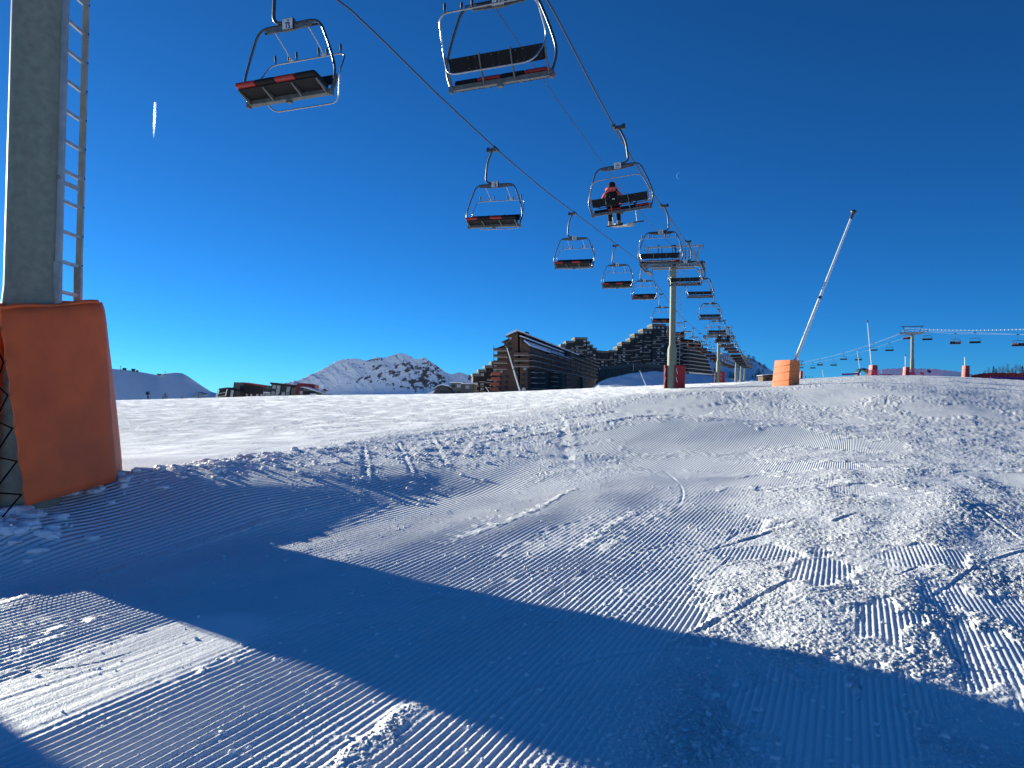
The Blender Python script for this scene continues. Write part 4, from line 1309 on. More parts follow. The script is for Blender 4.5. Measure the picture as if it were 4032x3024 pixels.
def slope_sheet(name, ridge, yb, front_py, yf, material, nu=160, nv=60, relief=None, curve=1.0, kind='structure', back=0.6):
    """a hillside between a foot line and a ridge traced in the photo, with a back slope behind the ridge"""
    px = np.array([p[0] for p in ridge], float); py = np.array([p[1] for p in ridge], float)
    U = np.linspace(px[0], px[-1], nu)
    RY = np.interp(U, px, py)
    V = np.zeros((nv + 12, nu, 3)); rock = np.zeros((nv + 12, nu))
    for j in range(nu):
        top = at(U[j], RY[j], yb)
        fy = front_py(U[j]) if callable(front_py) else front_py
        bot = at(U[j], fy, yf)
        for i in range(nv + 12):
            if i < nv:
                t = i / (nv - 1)
                z = bot.z + (top.z - bot.z) * t ** curve
                V[i, j] = (bot.x + (top.x - bot.x) * t, bot.y + (top.y - bot.y) * t, z)
            else:
                t = (i - nv + 1) / 12
                V[i, j] = (top.x, top.y + (yb - yf) * back * t, top.z - (abs(top.z - bot.z) + 1) * 0.9 * t ** 1.3)
    if relief is not None:
        dz, rock = relief(V[..., 0], V[..., 1], V[..., 2], nv)
        V[..., 2] += dz
    me = bpy.data.meshes.new(name)
    F_ = []
    R_, C_ = V.shape[:2]
    for i in range(R_ - 1):
        for j in range(C_ - 1):
            a = i * C_ + j
            F_.append((a, a + 1, a + C_ + 1, a + C_))
    me.from_pydata(V.reshape(-1, 3).tolist(), [], F_)
    me.polygons.foreach_set('use_smooth', [True] * len(F_))
    a_ = me.attributes.new('rock', 'FLOAT', 'POINT'); a_.data.foreach_set('value', np.asarray(rock, dtype=np.float32).ravel())
    me.materials.append(material); me.update()
    o = bpy.data.objects.new(name, me); COL.objects.link(o)
    tag(o, kind=kind)
    return o

def ridged(x, y, s, seed, oct_=4):
    out = 0; a = 1.0; f = 1.0 / s
    for k in range(oct_):
        out = out + a * (1 - 2 * np.abs(perlin(x * f + 13 * k, y * f, seed + k)))
        a *= 0.5; f *= 2.1
    return out

# distant mountain, half rock half snow
def rel_mtn(X, Y, Z, nv):
    i = np.arange(X.shape[0])[:, None] / (nv - 1)
    env = np.clip(i, 0, 1) ** 0.7 * np.where(i > 1, np.clip(1 - (i - 1) * 2, 0, 1), 1)
    xr = X + (Z - 100) * 0.9; yr = Z * 1.0
    r1 = ridged(xr, yr / 1.6, 260, 40, 6)
    dz = env * 46 * (r1 - 0.55) * np.clip(1.35 - i, 0.35, 1)
    u = X / Y
    rock = 0.30 * np.clip(r1 + 0.2, -0.6, 1) + 0.20 * np.exp(-((u - at(1700, 1450, 1).x) / 0.026) ** 2) - 0.75 * np.clip(0.35 - i, 0, 1) * 1.5 - 0.55 * np.exp(-((u - at(1250, 1450, 1).x) / 0.035) ** 2) - 0.03
    return dz, rock
MT = [(900, 1590), (1050, 1540), (1125, 1512), (1180, 1498), (1240, 1472), (1300, 1440), (1325, 1425), (1360, 1420), (1385, 1411), (1405, 1414), (1435, 1422), (1470, 1414), (1500, 1408), (1540, 1404), (1562, 1397), (1586, 1394),
      (1610, 1404), (1640, 1415), (1665, 1408), (1690, 1418), (1720, 1438), (1750, 1458), (1780, 1468), (1812, 1465), (1850, 1480), (1900, 1500), (2000, 1530), (2300, 1560)]
slope_sheet('mountain', MT, 6200.0, 1600, 6000.0, far_snow('mountain_snow', 1.0, 0.022, bumpd=14.0, bsc=0.02), 420, 150, rel_mtn, 0.9)

def rel_hill(X, Y, Z, nv):
    i = np.arange(X.shape[0])[:, None] / (nv - 1)
    dz = np.clip(i * 1.5, 0, 1) * np.where(i < 0.96, 1, 0) * (4 * perlin(X / 180, Y / 260, 60) + 1.6 * perlin(X / 60, Y / 90, 61)) * np.clip(1.2 - i, 0.2, 1)
    return dz, np.zeros_like(X) - 1
HL = [(-900, 1500), (0, 1420), (300, 1436), (450, 1453), (500, 1457), (560, 1466), (620, 1477), (645, 1471), (690, 1467), (720, 1470), (745, 1485), (790, 1516), (830, 1542), (860, 1551), (960, 1562), (1100, 1580)]
slope_sheet('snowy_hill', HL, 2600.0, 1600, 2420.0, far_snow('hill_snow', 0, bumpd=4.0, bsc=0.02), 220, 70, rel_hill, 0.85)

def rel_bank(X, Y, Z, nv):
    i = np.arange(X.shape[0])[:, None] / (nv - 1)
    e = np.clip(i * 1.6, 0, 1)
    return e * (0.35 * perlin(X / 5, Y / 5, 70) + 0.22 * np.abs(perlin(X / 1.6, Y / 1.6, 71)) * np.clip(i, 0, 1)), np.zeros_like(X) - 1
BK = [(2270, 1560), (2330, 1528), (2360, 1505), (2400, 1490), (2440, 1478), (2500, 1470), (2530, 1464), (2570, 1463), (2610, 1464), (2660, 1470), (2720, 1474), (2780, 1484), (2840, 1491), (2920, 1497), (2990, 1501), (3060, 1506), (3120, 1520)]
slope_sheet('snow_bank', BK, 305.0, lambda u: 1556 - (u - 2270) * 0.045, 284.0, far_snow('bank_snow', 0, bumpd=0.25, bsc=0.6), 240, 50, rel_bank, 1.0)

def rel_side(X, Y, Z, nv):
    i = np.arange(X.shape[0])[:, None] / (nv - 1)
    return np.clip(i * 1.5, 0, 1) * (4.0 * perlin(X / 45, Y / 60, 80) + 1.2 * perlin(X / 14, Y / 16, 81)) * np.where(i > 1, 0.3, 1), np.zeros_like(X) - 1
HS = [(2450, 1390), (2650, 1352), (2744, 1372), (2800, 1380), (2845, 1386), (2880, 1396), (2930, 1410), (2960, 1420), (3000, 1442), (3040, 1460), (3090, 1478), (3150, 1494), (3260, 1512)]
HS_YB, HS_YF = 760.0, 655.0
hillside = slope_sheet('wooded_hillside', HS, HS_YB, 1530, HS_YF, far_snow('hillside_snow', 0, bumpd=1.5, bsc=0.08), 160, 60, rel_side, 1.0)

# ------------------------------------------------------------------ trees
needle = mat('needles', (0.020, 0.034, 0.018), 0.8, 0, 0.4, 3.0, spec=0.2)
needle2 = mat('dull_needles', (0.045, 0.052, 0.030), 0.8, 0, 0.4, 3.0, spec=0.2)
bark = mat('bark', (0.06, 0.045, 0.035), 0.9, 0, 0.3, 5.0)
twig_m = mat('bare_twigs', (0.10, 0.075, 0.05), 0.9, 0, 0.3, 5.0)
def conifer_meshes(seed, h=8.0, w=2.2, round_=False):
    rg = random.Random(seed)
    t = MB(); t.tube([(0, 0, -0.5), (0.05, 0, h * 0.5), (0, 0, h * 0.97)], [0.16, 0.10, 0.02], 7)
    c = MB()
    n = 620
    for k in range(n):
        f = rg.random() ** 0.8
        z = h * (0.08 + 0.9 * f)
        if round_: rad = w * math.sqrt(max(0.02, 1 - (2 * f - 0.75) ** 2 / 1.6)) * (1 - 0.35 * f)
        else: rad = w * (1 - f) ** 0.85 + 0.12
        layer = 0.75 + 0.25 * math.sin(z * 5.5)
        a = rg.uniform(0, 2 * math.pi); r = rad * layer * rg.uniform(0.25, 1.05)
        p = Vector((r * math.cos(a), r * math.sin(a), z - 0.25 * r))
        d = Vector((math.cos(a), math.sin(a), rg.uniform(-0.55, 0.15))).normalized()
        l = rg.uniform(0.35, 0.8) * (0.5 + 0.5 * (1 - f)); wd = l * rg.uniform(0.28, 0.5)
        sd = d.cross(Vector((rg.uniform(-.4, .4), rg.uniform(-.4, .4), 1))).normalized()
        c.add([p - sd * wd, p + sd * wd, p + d * l + sd * wd * 0.3, p + d * l - sd * wd * 0.3 + Vector((0, 0, -0.08))], [(0, 1, 2, 3)])
    return t.mesh('trunk'), c.mesh('crown')
TREE = {}
for nm, args, mm in (('slim', (1, 8.0, 1.7, False), needle), ('slim2', (5, 8.0, 2.1, False), needle2), ('round', (2, 8.0, 2.6, True), needle), ('round2', (3, 8.0, 3.0, True), needle)):
    a, b = conifer_meshes(*args); a.materials.append(bark); b.materials.append(mm); TREE[nm] = (a, b)
def on_hillside(px, py):
    r = float(np.interp(px, [q[0] for q in HS], [q[1] for q in HS]))
    zt = at(px, r, HS_YB).z; zb = at(px, 1530, HS_YF).z
    lo, hi = 0.0, 1.0
    for _ in range(40):
        t = (lo + hi) / 2; Y = HS_YF + (HS_YB - HS_YF) * t
        if at(px, py, Y).z > zb + (zt - zb) * t: lo = t
        else: hi = t
    return HS_YF + (HS_YB - HS_YF) * lo
def tree(px, py, Y, hpx, kind, label, name='conifer', group='dark conifers on the hillside'):
    wide = 1.0
    if group == 'dark conifers on the hillside': Y = on_hillside(px, py) - 1.0; wide = 1.35; hpx = hpx * 1.2
    p = at(px, py, Y); h = hpx * Y / F_PX; s = h / 8.0
    r = empty(name, (p.x, p.y, p.z), random.uniform(0, 6.28)); r.scale = (s * wide * random.uniform(0.9, 1.15), s * wide * random.uniform(0.9, 1.15), s)
    a, b = TREE[kind]
    shared('trunk', a, r); shared('crown', b, r)
    tag(r, label, 'tree', group)
    return r
# ridge trees, right of the chairs
for px, py, hp, k, l in ((2948, 1424, 24, 'round', 'broad dark conifer on the ridge nearest the chairlift'), (2966, 1430, 24, 'round2', 'second dark conifer on the ridge, tall and rounded'),
                         (2990, 1446, 18, 'round', 'rounded dark conifer in the middle of the ridge group'), (3009, 1455, 19, 'round2', 'stubby conifer low on the ridge near the orange pad'), (3017, 1458, 12, 'slim2', 'slender pale conifer at the low end of the ridge')):
    tree(px, py, 640.0, hp, k, l)
for px, py, hp, k, Y, l in ((2876, 1488, 22, 'round2', 300.0, 'dark bushy conifer clump low on the slope between two lift towers'), (2890, 1488, 19, 'round', 300.0, 'dark conifer touching the bushy clump between two lift towers'),
                            (2986, 1478, 22, 'round', 380.0, 'dark conifer standing alone on the slope left of the orange pad'), (2975, 1486, 14, 'round2', 360.0, 'smaller dark conifer at the foot of the lone one'),
                            (2813, 1482, 26, 'slim2', 300.0, 'greyish conifer just left of the third lift tower'), (2785, 1448, 15, 'slim', 420.0, 'dark slim conifer below the corner of the terraced building'),
                            (2772, 1440, 14, 'round', 430.0, 'dark conifer against the right end of the terraced building'), (2790, 1478, 22, 'slim', 380.0, 'dark spindly conifer right of the snow bank'),
                            (2768, 1408, 11, 'slim', 480.0, 'small conifer high beside the terraced building'), (2777, 1462, 14, 'slim2', 420.0, 'narrow conifer halfway up beside the terraced building'),
                            (2773, 1424, 10, 'slim', 460.0, 'tiny conifer beside the terraced building wall'), (2846, 1408, 7, 'round', 600.0, 'tiny round tree on the white shoulder of the hillside'),
                            (2862, 1416, 8, 'slim', 560.0, 'tiny slim tree on the white shoulder of the hillside'), (2996, 1476, 10, 'slim', 400.0, 'small conifer right of the lone one'),
                            (2988, 1492, 16, 'slim2', 330.0, 'spiky grey conifer at the foot of the slope'), (2962, 1490, 13, 'slim2', 340.0, 'faint grey conifer low on the slope'), (2956, 1452, 10, 'slim', 520.0, 'slim conifer under the ridge group'),
                            (2974, 1450, 11, 'slim', 520.0, 'second slim conifer under the ridge group'), (3003, 1470, 14, 'slim2', 430.0, 'pale conifer above the wooden hut'), (2755, 1391, 8, 'round', 560.0, 'lowest bush beside the roof of the terraced building')):
    tree(px, py, Y, hp, k, l)
# trees at the right edge
for px, py, hp, k, l in ((3912, 1478, 38, 'slim', 'dark pointed conifer among bare trees at right edge'), (3922, 1480, 30, 'slim', 'second dark conifer among bare trees at right edge'), (3985, 1480, 31, 'round', 'wide dark conifer clump at right edge'),
                         (3972, 1482, 26, 'round2', 'lower dark bush at right edge'), (4026, 1480, 40, 'slim', 'slim dark conifer cut by the right edge'), (3998, 1482, 22, 'round', 'dark shrub beside the wide clump at right edge')):
    tree(px, py, 250.0, hp, k, l, 'conifer', 'trees behind the red fence')
def bare_meshes(seed, h=8.0, spread=2.6):
    rg = random.Random(seed); t = MB(); c = MB()
    t.tube([(0, 0, -0.5), (0.1, 0, h * 0.45), (0, 0.1, h * 0.9)], [0.15, 0.09, 0.02], 6)
    for k in range(90):
        z = h * rg.uniform(0.2, 0.92); a = rg.uniform(0, 6.28); L_ = spread * (1.15 - z / h) * rg.uniform(0.5, 1.0) + 0.3
        p0 = Vector((0, 0, z)); p1 = Vector((L_ * math.cos(a), L_ * math.sin(a), z + L_ * rg.uniform(0.35, 0.9)))
        c.tube([p0, (p0 + p1) / 2 + Vector((0, 0, -0.05)), p1], [0.035, 0.022, 0.008], 3, cap=False)
        for q in range(5):
            s = rg.uniform(0.3, 1); b = p0 + (p1 - p0) * s; a2 = a + rg.uniform(-1.3, 1.3); l2 = L_ * rg.uniform(0.2, 0.45)
            c.tube([b, b + Vector((l2 * math.cos(a2), l2 * math.sin(a2), l2 * rg.uniform(0.2, 0.9)))], [0.018, 0.006], 3, cap=False)
    return t.mesh('trunk'), c.mesh('crown')
for i, sd in enumerate((11, 12, 13)):
    a, b = bare_meshes(sd); a.materials.append(bark); b.materials.append(twig_m); TREE['bare%d' % i] = (a, b)
for k, (px, py, hp, l) in enumerate(((3878, 1480, 24, 'lowest bare tree left of the dark conifers at right edge'), (3893, 1480, 34, 'thin bare tree left of the dark conifers at right edge'), (3935, 1480, 38, 'bare brown tree just right of the dark conifers'),
                                     (3950, 1480, 42, 'bare brown tree in the middle of the clump at right edge'), (3968, 1480, 48, 'tallest bare tree at right edge'), (4000, 1480, 50, 'broad bare tree above the dark clump at right edge'), (4016, 1480, 46, 'bare tree nearest the right edge'))):
    tree(px, py, 262.0, hp, 'bare%d' % (k % 3), l, 'bare_tree', 'trees behind the red fence')
# low bushes on the skyline at left
for px, py, hp, k, l in ((650, 1580, 34, 'round', 'low spiky bush on the skyline right of the walker'), (640, 1580, 24, 'bare1', 'bare twigs in the low bush on the skyline'), (716, 1578, 20, 'bare2', 'smaller bare shrub on the skyline right of the spiky bush')):
    tree(px, py, 205.0, hp, k, l, 'bush', 'bushes on the left skyline')
for px, py, hp, k, l in ((3186, 1487, 9, 'round', 'dark round bush on the skyline right of the orange pad'), (3198, 1488, 7, 'round2', 'tiny bush on the skyline beside a larger one'), (3172, 1490, 12, 'round', 'dark bush at the foot of the far right-hand tower')):
    tree(px, py, 300.0, hp, k, l, 'bush', 'bushes on the right skyline')
# ------------------------------------------------------------------ buildings
brown = mat('brown_cladding', (0.115, 0.062, 0.040), 0.75, 0, 0.22, 0.35, 0.01, 3.0, stretch=(1, 1, 0.4))
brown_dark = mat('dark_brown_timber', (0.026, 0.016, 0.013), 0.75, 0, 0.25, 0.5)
concrete = mat('pale_concrete', (0.40, 0.38, 0.34), 0.85, 0, 0.18, 0.4)
concrete_g = mat('grey_concrete', (0.12, 0.12, 0.105), 0.85, 0, 0.22, 0.3, 0.02, 1.0)
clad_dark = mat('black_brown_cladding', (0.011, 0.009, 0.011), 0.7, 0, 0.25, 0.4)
white_trim = mat('white_trim', (0.72, 0.72, 0.70), 0.6, 0, 0.05, 1.0)
red_clad = mat('dark_red_cladding', (0.20, 0.012, 0.018), 0.65, 0, 0.15, 0.4)
orange_clad = mat('rust_panel', (0.36, 0.085, 0.045), 0.7, 0, 0.15, 0.5)
roof_snow = mat('roof_snow', (0.86, 0.88, 0.92), 0.6, 0, 0.04, 0.5, 0.05, 1.0)
def glass_mat(name, col):
    m, nt, b = _nt(name)
    b.inputs['Base Color'].default_value = (*col, 1); b.inputs['Roughness'].default_value = 0.2; b.inputs['Specular IOR Level'].default_value = 0.25
    return m
glass_d = glass_mat('window_glass_dark', (0.025, 0.035, 0.045))
glass_l = glass_mat('window_curtain_light', (0.34, 0.37, 0.38))
cap_m = mat('weathered_parapet', (0.15, 0.155, 0.135), 0.85, 0, 0.2, 0.3)

def plane_hit(px, py, P0, d):
    """pixel -> (distance along facade direction d from P0, height)"""
    r = at(px, py, 1.0); rx, rz_ = r.x, r.z - CAM_H
    # P0 + s d = t (rx,1)
    det = d.x * -1.0 - d.y * -rx
    # solve: s*d.x - t*rx = -P0.x ; s*d.y - t = -P0.y
    s = (-P0.x * -1.0 - (-rx) * -P0.y) / det
    t = P0.y + s * d.y
    return s, CAM_H + rz_ * t

def local_root(name, P0, d, z0):
    return empty(name, (P0.x, P0.y, z0), math.atan2(d.y, d.x))

def pane_mesh(w, h, m):
    mb = MB(); mb.box((0, 0, 0), (w, 0.08, h)); me = mb.mesh('window_pane'); me.materials.append(m); return me

# ---- brown apartment block with long balconies
def brown_block():
    Yc = 330.0
    C0 = at(2084, 1400, Yc)
    P0 = Vector((C0.x, C0.y, 0))
    aL = at(2724, 1577, 1.0)
    dL = Vector((aL.x, 1.0, 0)).normalized()          # along the balconies, away from us
    dG = Vector((-dL.y, dL.x, 0))                       # along the gable, to the left
    z0 = at(2078, 1590, Yc).z
    root = empty('apartment_block', (P0.x, P0.y, z0), math.atan2(dL.y, dL.x))   # local x = along balconies, y = to the left
    def G(px, py):
        s, z = plane_hit(px, py, P0, dG); return s, z - z0
    def Lg(px, py):
        s, z = plane_hit(px, py, P0, dL); return s, z - z0
    LEN = Lg(2352, 1450)[0]
    # gable volumes traced on the end wall: (outline in photo pixels, set-back along the block)
    left = [G(1958, 1600), G(1958, 1376), G(1986, 1364), G(1984, 1349), G(2001, 1340), G(2000, 1326), G(2020, 1316), G(2038, 1311), G(2040, 1600)]
    right = [G(2046, 1600), G(2046, 1330), G(2052, 1331), G(2066, 1346), G(2084, 1370), G(2084, 1450), G(2075, 1452), G(2075, 1600)]
    mb = MB(); mb.prism([(p[0], p[1]) for p in left], 'x', 0.0, LEN * 0.62); mb.build('wall', brown, root)
    mb = MB(); mb.prism([(p[0], p[1]) for p in right], 'x', 0.4, LEN * 0.97); mb.build('wall', brown, root)
    core = [G(2048, 1600), G(2048, 1318), G(2036, 1314), G(2036, 1600)]
    mb = MB(); mb.prism(core, 'x', 5.0, LEN * 0.96); mb.build('stair_core', brown_dark, root)
    # roof planes stepping down, each with its strip of snow on the eave
    def roof(pxy0, pxy1, x1, up, nm='roof'):
        a = G(*pxy0); b = G(*pxy1)
        mb = MB(); mb.prism([(a[0], a[1]), (b[0], b[1]), (b[0], b[1] + 0.35), (a[0], a[1] + 0.35)], 'x', -1.3, x1); r = mb.build('roof', brown_dark, root)
        mb = MB(); mb.prism([(a[0] * 0.98 + b[0] * 0.02, a[1] + 0.36), (b[0], b[1] + 0.36), (b[0], b[1] + 0.36 + up), (a[0], a[1] + 0.36 + up)], 'x', -1.0, x1 - 1)
        mb.build('snow_cover', roof_snow, r)
    roof((1994, 1328), (2038, 1309), LEN * 0.62, 0.9)
    roof((2038, 1308), (2068, 1318), LEN * 1.0, 0.55)
    roof((1977, 1350), (2002, 1339), LEN * 0.6, 0.05)
    roof((1953, 1376), (1990, 1362), LEN * 0.6, 0.05)
    roof((2048, 1329), (2070, 1336), LEN * 0.72, 0.55)
    roof((2064, 1347), (2087, 1366), LEN * 0.50, 0.6)
    # chimney
    s, z = Lg(2106, 1335)
    mb = MB(); mb.lathe([(1.1, -2.0), (1.1, 1.6), (1.5, 2.0), (1.2, 2.9), (0.2, 3.3)], 12, (s, 4.0, z)); mb.build('chimney', brown_dark, root)
    # long balconies: levels on the near corner, repeated bay by bay
    zlow = Lg(2086, 1443)[1]; pitch = (Lg(2086, 1443)[1] - Lg(2086, 1398)[1]) / -2.0
    nb = 12; bay = LEN / nb
    bal = MB()
    bal.slot = 0; bal.box2((0, -2.0, 0.0), (bay - 0.25, 0, 0.22))
    bal.slot = 1; bal.box2((0, -2.05, 0.25), (bay - 0.25, -1.93, 1.15)); bal.box2((-0.06, -2.1, 0.0), (0.14, -1.9, pitch + 0.2))
    bme = bal.mesh('balcony'); bme.materials.append(concrete); bme.materials.append(brown_dark)
    for lv in range(6):
        for k in range(nb):
            if lv == 3 and k < 2: continue
            if lv == 4 and k < 5: continue
            if lv == 5 and k < 8: continue
            shared('balcony', bme, root, (k * bay, -0.05, zlow + lv * pitch))
            if lv < 5 or k >= 9:
                pass
    # upper wall behind the higher balconies, towards the far end
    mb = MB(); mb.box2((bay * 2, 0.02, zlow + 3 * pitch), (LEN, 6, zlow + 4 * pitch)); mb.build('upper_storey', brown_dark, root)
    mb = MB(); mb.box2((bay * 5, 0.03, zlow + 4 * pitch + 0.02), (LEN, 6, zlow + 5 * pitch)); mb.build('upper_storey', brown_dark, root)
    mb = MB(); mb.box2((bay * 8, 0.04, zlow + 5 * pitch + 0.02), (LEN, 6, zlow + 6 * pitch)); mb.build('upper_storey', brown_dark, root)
    # gable balconies: wrap-round on the right volume, stack on the left volume
    def gbal(pxa, pxb, py, depth, m2):
        a = G(pxa, py); b = G(pxb, py)
        s0, s1 = min(a[0], b[0]), max(a[0], b[0]); z = (a[1] + b[1]) / 2
        mb = MB(); mb.slot = 0; mb.box2((-depth, s0, z), (0, s1, z + 0.25)); mb.slot = 1
        mb.box2((-depth, s0, z + 0.27), (-depth + 0.12, s1, z + 1.3)); mb.box2((-depth + 0.15, s1 - 0.12, z + 0.28), (0, s1, z + 1.3)); mb.box2((-depth + 0.02, s1 - 0.3, z + 0.2), (-depth + 0.2, s1 - 0.1, z + pitch))
        mb.build('balcony', [concrete, m2], root)
    for i in range(3): gbal(2028, 2086, 1446 - 22.6 * i, 2.6, brown)
    for i in range(4): gbal(1948, 2001, 1456 - 24.0 * i, 2.6, brown)
    # windows on the gable
    fr = MB(); fr.box((0, 0, 0), (0.10, 1.5, 1.3)); fme = fr.mesh('window_frame'); fme.materials.append(brown_dark)
    gl = MB(); gl.box((-0.08, 0, 0), (0.06, 1.2, 1.05)); gme = gl.mesh('window_pane'); gme.materials.append(glass_d)
    gl2 = MB(); gl2.box((-0.08, 0, 0), (0.06, 1.2, 1.05)); gme2 = gl2.mesh('window_pane'); gme2.materials.append(glass_l)
    wins = [(1974, 1463), (1972, 1485), (1970, 1507), (1968, 1528), (1968, 1546), (1997, 1482), (1995, 1503), (1994, 1525), (1992, 1545), (2062, 1475), (2060, 1496), (2059, 1518), (2066, 1453), (2061, 1346), (2007, 1353), (2011, 1373), (2010, 1332), (2037, 1476), (2033, 1456)]
    for i, (px, py) in enumerate(wins):
        s, z = G(px, py)
        xx = -0.06 if px < 2040 else 0.34
        f_ = shared('window', fme, root, (xx, s, z)); shared('window_pane', gme2 if i % 4 == 0 else gme, f_)
    # small stacked balconies low on the long side, and dark bays between pillars
    for px, n_, w_ in ((2098, 5, 9.0), (2127, 5, 8.0), (2178, 4, 16.0), (2230, 4, 16.0)):
        for i in range(n_):
            s, z = Lg(px, 1468 + i * (21.0 if px < 2150 else 18))
            mb = MB(); mb.slot = 0; mb.box2((s - w_ / 2, -1.6, z), (s + w_ / 2, 0.0, z + 0.25)); mb.slot = 1; mb.box2((s - w_ / 2, -1.65, z + 0.26), (s + w_ / 2, -1.5, z + 1.1))
            mb.build('balcony', [concrete, brown_dark], root)
    for px in (2203, 2284):
        s, z = Lg(px, 1500)
        mb = MB(); mb.box2((s - 1.2, -1.9, -4), (s + 1.2, -0.1, zlow - 0.02)); mb.build('pillar', concrete_g, root)
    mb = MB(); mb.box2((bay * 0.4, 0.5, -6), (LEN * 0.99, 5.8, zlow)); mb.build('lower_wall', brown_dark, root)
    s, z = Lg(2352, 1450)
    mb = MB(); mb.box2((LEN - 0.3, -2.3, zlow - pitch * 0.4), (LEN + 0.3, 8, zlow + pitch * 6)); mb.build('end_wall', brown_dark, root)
    tag(root, 'tall brown apartment block with long stacked balconies and snow-edged roofs', 'building')
brown_block()

# ---- terraced concrete and dark blocks built of bays that step up and down
def window_set(root, s0, s1, z, w, h, me_d, me_l, rg, pl=0.3, gap=0.5):
    n = max(1, int((s1 - s0) / (w + gap)))
    st_ = (s1 - s0) / n
    for i in range(n):
        shared('window', me_l if rg.random() < pl else me_d, root, (s0 + st_ * (i + 0.5), -0.06, z))

def stepped_block(name, label, Y, turn, bays, z_bot_py, floor, ww, wh, walls, caps, slabs, depth=16.0, pl=0.35, cap_h=1.6, slab_p=0.6, seed=1, gap=0.6, max_rows=20, refpx=None):
    """bays = (px0, px1, py_top, set-back)"""
    rg = random.Random(seed)
    refpx = refpx or bays[0][0]
    c = at(refpx, 1500, Y); P0 = Vector((c.x, c.y, 0))
    d = Vector((math.cos(turn), math.sin(turn), 0))
    zb = at(refpx, z_bot_py, Y).z
    root = empty(name, (P0.x, P0.y, zb), turn)
    wd = pane_mesh(ww, wh, glass_d); wl = pane_mesh(ww, wh, glass_l)
    for (a, b, top, sb) in bays:
        nrm = Vector((-d.y, d.x, 0)); Pb = P0 + nrm * sb
        s0, zt = plane_hit(a, top, Pb, d); s1, zt2 = plane_hit(b, top, Pb, d)
        zt = max(zt, zt2) - zb
        mb = MB(); mb.box2((s0, sb, -8), (s1, sb + depth, zt - cap_h)); mb.build('wall', walls, root)
        # rounded concrete parapet
        mb = MB(); q = cap_h
        mb.prism([(sb - 0.5, zt - q), (sb - 0.5, zt - q * 0.35), (sb - 0.1, zt), (sb + depth, zt), (sb + depth, zt - q)], 'x', s0 - 0.4, s1 + 0.4); mb.build('parapet', caps, root)
        z = zt - cap_h - floor * 0.5; r_ = 0
        while z > 0 and r_ < max_rows:
            holder = empty('storey', (0, sb, 0)); holder.parent = root
            n = max(1, int((s1 - s0 - 0.6) / (ww + gap))); st_ = (s1 - s0 - 0.6) / n
            for i in range(n):
                shared('window', wl if rg.random() < pl else wd, holder, (s0 + 0.3 + st_ * (i + 0.5), -0.05, z))
            if rg.random() < slab_p and r_ > 0:
                k0 = s0 + (s1 - s0) * rg.choice([0, 0, 0.3]); k1 = s1 - (s1 - s0) * rg.choice([0, 0, 0.3])
                mb = MB(); mb.box2((k0, -1.3, z - floor * 0.5), (k1, -0.1, z - floor * 0.5 + 0.32)); mb.slot = 1; mb.box2((k0 + .1, -1.25, z - floor * 0.5 + .33), (k1 - .1, -1.15, z - floor * 0.5 + 1.0))
                mb.build('balcony', [slabs, walls], holder)
            z -= floor; r_ += 1
    tag(root, label, 'building')
    return root, P0, d, zb

def C3(x, y): return 2180 + x / 3.568, 1250 + y / 3.568
def bays3(L): return [(C3(a, 0)[0], C3(b, 0)[0], C3(0, t)[1], sb) for a, b, t, sb in L]
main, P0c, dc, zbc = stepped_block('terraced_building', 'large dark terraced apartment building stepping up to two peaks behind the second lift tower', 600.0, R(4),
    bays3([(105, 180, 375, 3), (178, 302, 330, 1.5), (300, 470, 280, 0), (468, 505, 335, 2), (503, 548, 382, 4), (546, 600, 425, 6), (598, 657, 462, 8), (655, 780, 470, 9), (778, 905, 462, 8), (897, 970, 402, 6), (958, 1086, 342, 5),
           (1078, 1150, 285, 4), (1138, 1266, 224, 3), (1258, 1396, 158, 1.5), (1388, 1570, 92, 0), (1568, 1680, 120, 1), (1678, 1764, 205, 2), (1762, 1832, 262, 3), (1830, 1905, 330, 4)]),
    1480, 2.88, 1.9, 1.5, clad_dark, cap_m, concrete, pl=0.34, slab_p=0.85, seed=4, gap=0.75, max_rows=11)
# right end of that building: storeys of long slabs running back up the hill
for i in range(9):
    py = 340 + 52 * i
    a = C3(1822, py + 12); b = C3(1905, py + 8)
    s0, z = plane_hit(a[0], a[1], P0c, dc); s1, _ = plane_hit(b[0], b[1], P0c, dc)
    mb = MB(); mb.slot = 0
    L_ = 34 + 3.2 * i; ang = R(52)
    ca, sa = math.cos(ang), math.sin(ang)
    poly = [(s0, 0), (s1, -1.0), (s1 + L_ * ca, -1.0 + L_ * sa), (s1 + L_ * ca - 6 * sa, L_ * sa + 6 * ca), (s0, 8)]
    mb.prism(poly, 'z', z - zbc, z - zbc + 0.5)
    mb.slot = 1
    poly2 = [(s0 + .4, 1.6), (s1 - 1.2, 1.2), (s1 + (L_ - 2) * ca - 1.2, 1.2 + (L_ - 2) * sa), (s1 + (L_ - 2) * ca - 8 * sa, L_ * sa + 6 * ca), (s0 + .4, 9)]
    mb.prism(poly2, 'z', z - zbc + 0.5, z - zbc + 2.88)
    mb.build('end_storey', [concrete, clad_dark], main)

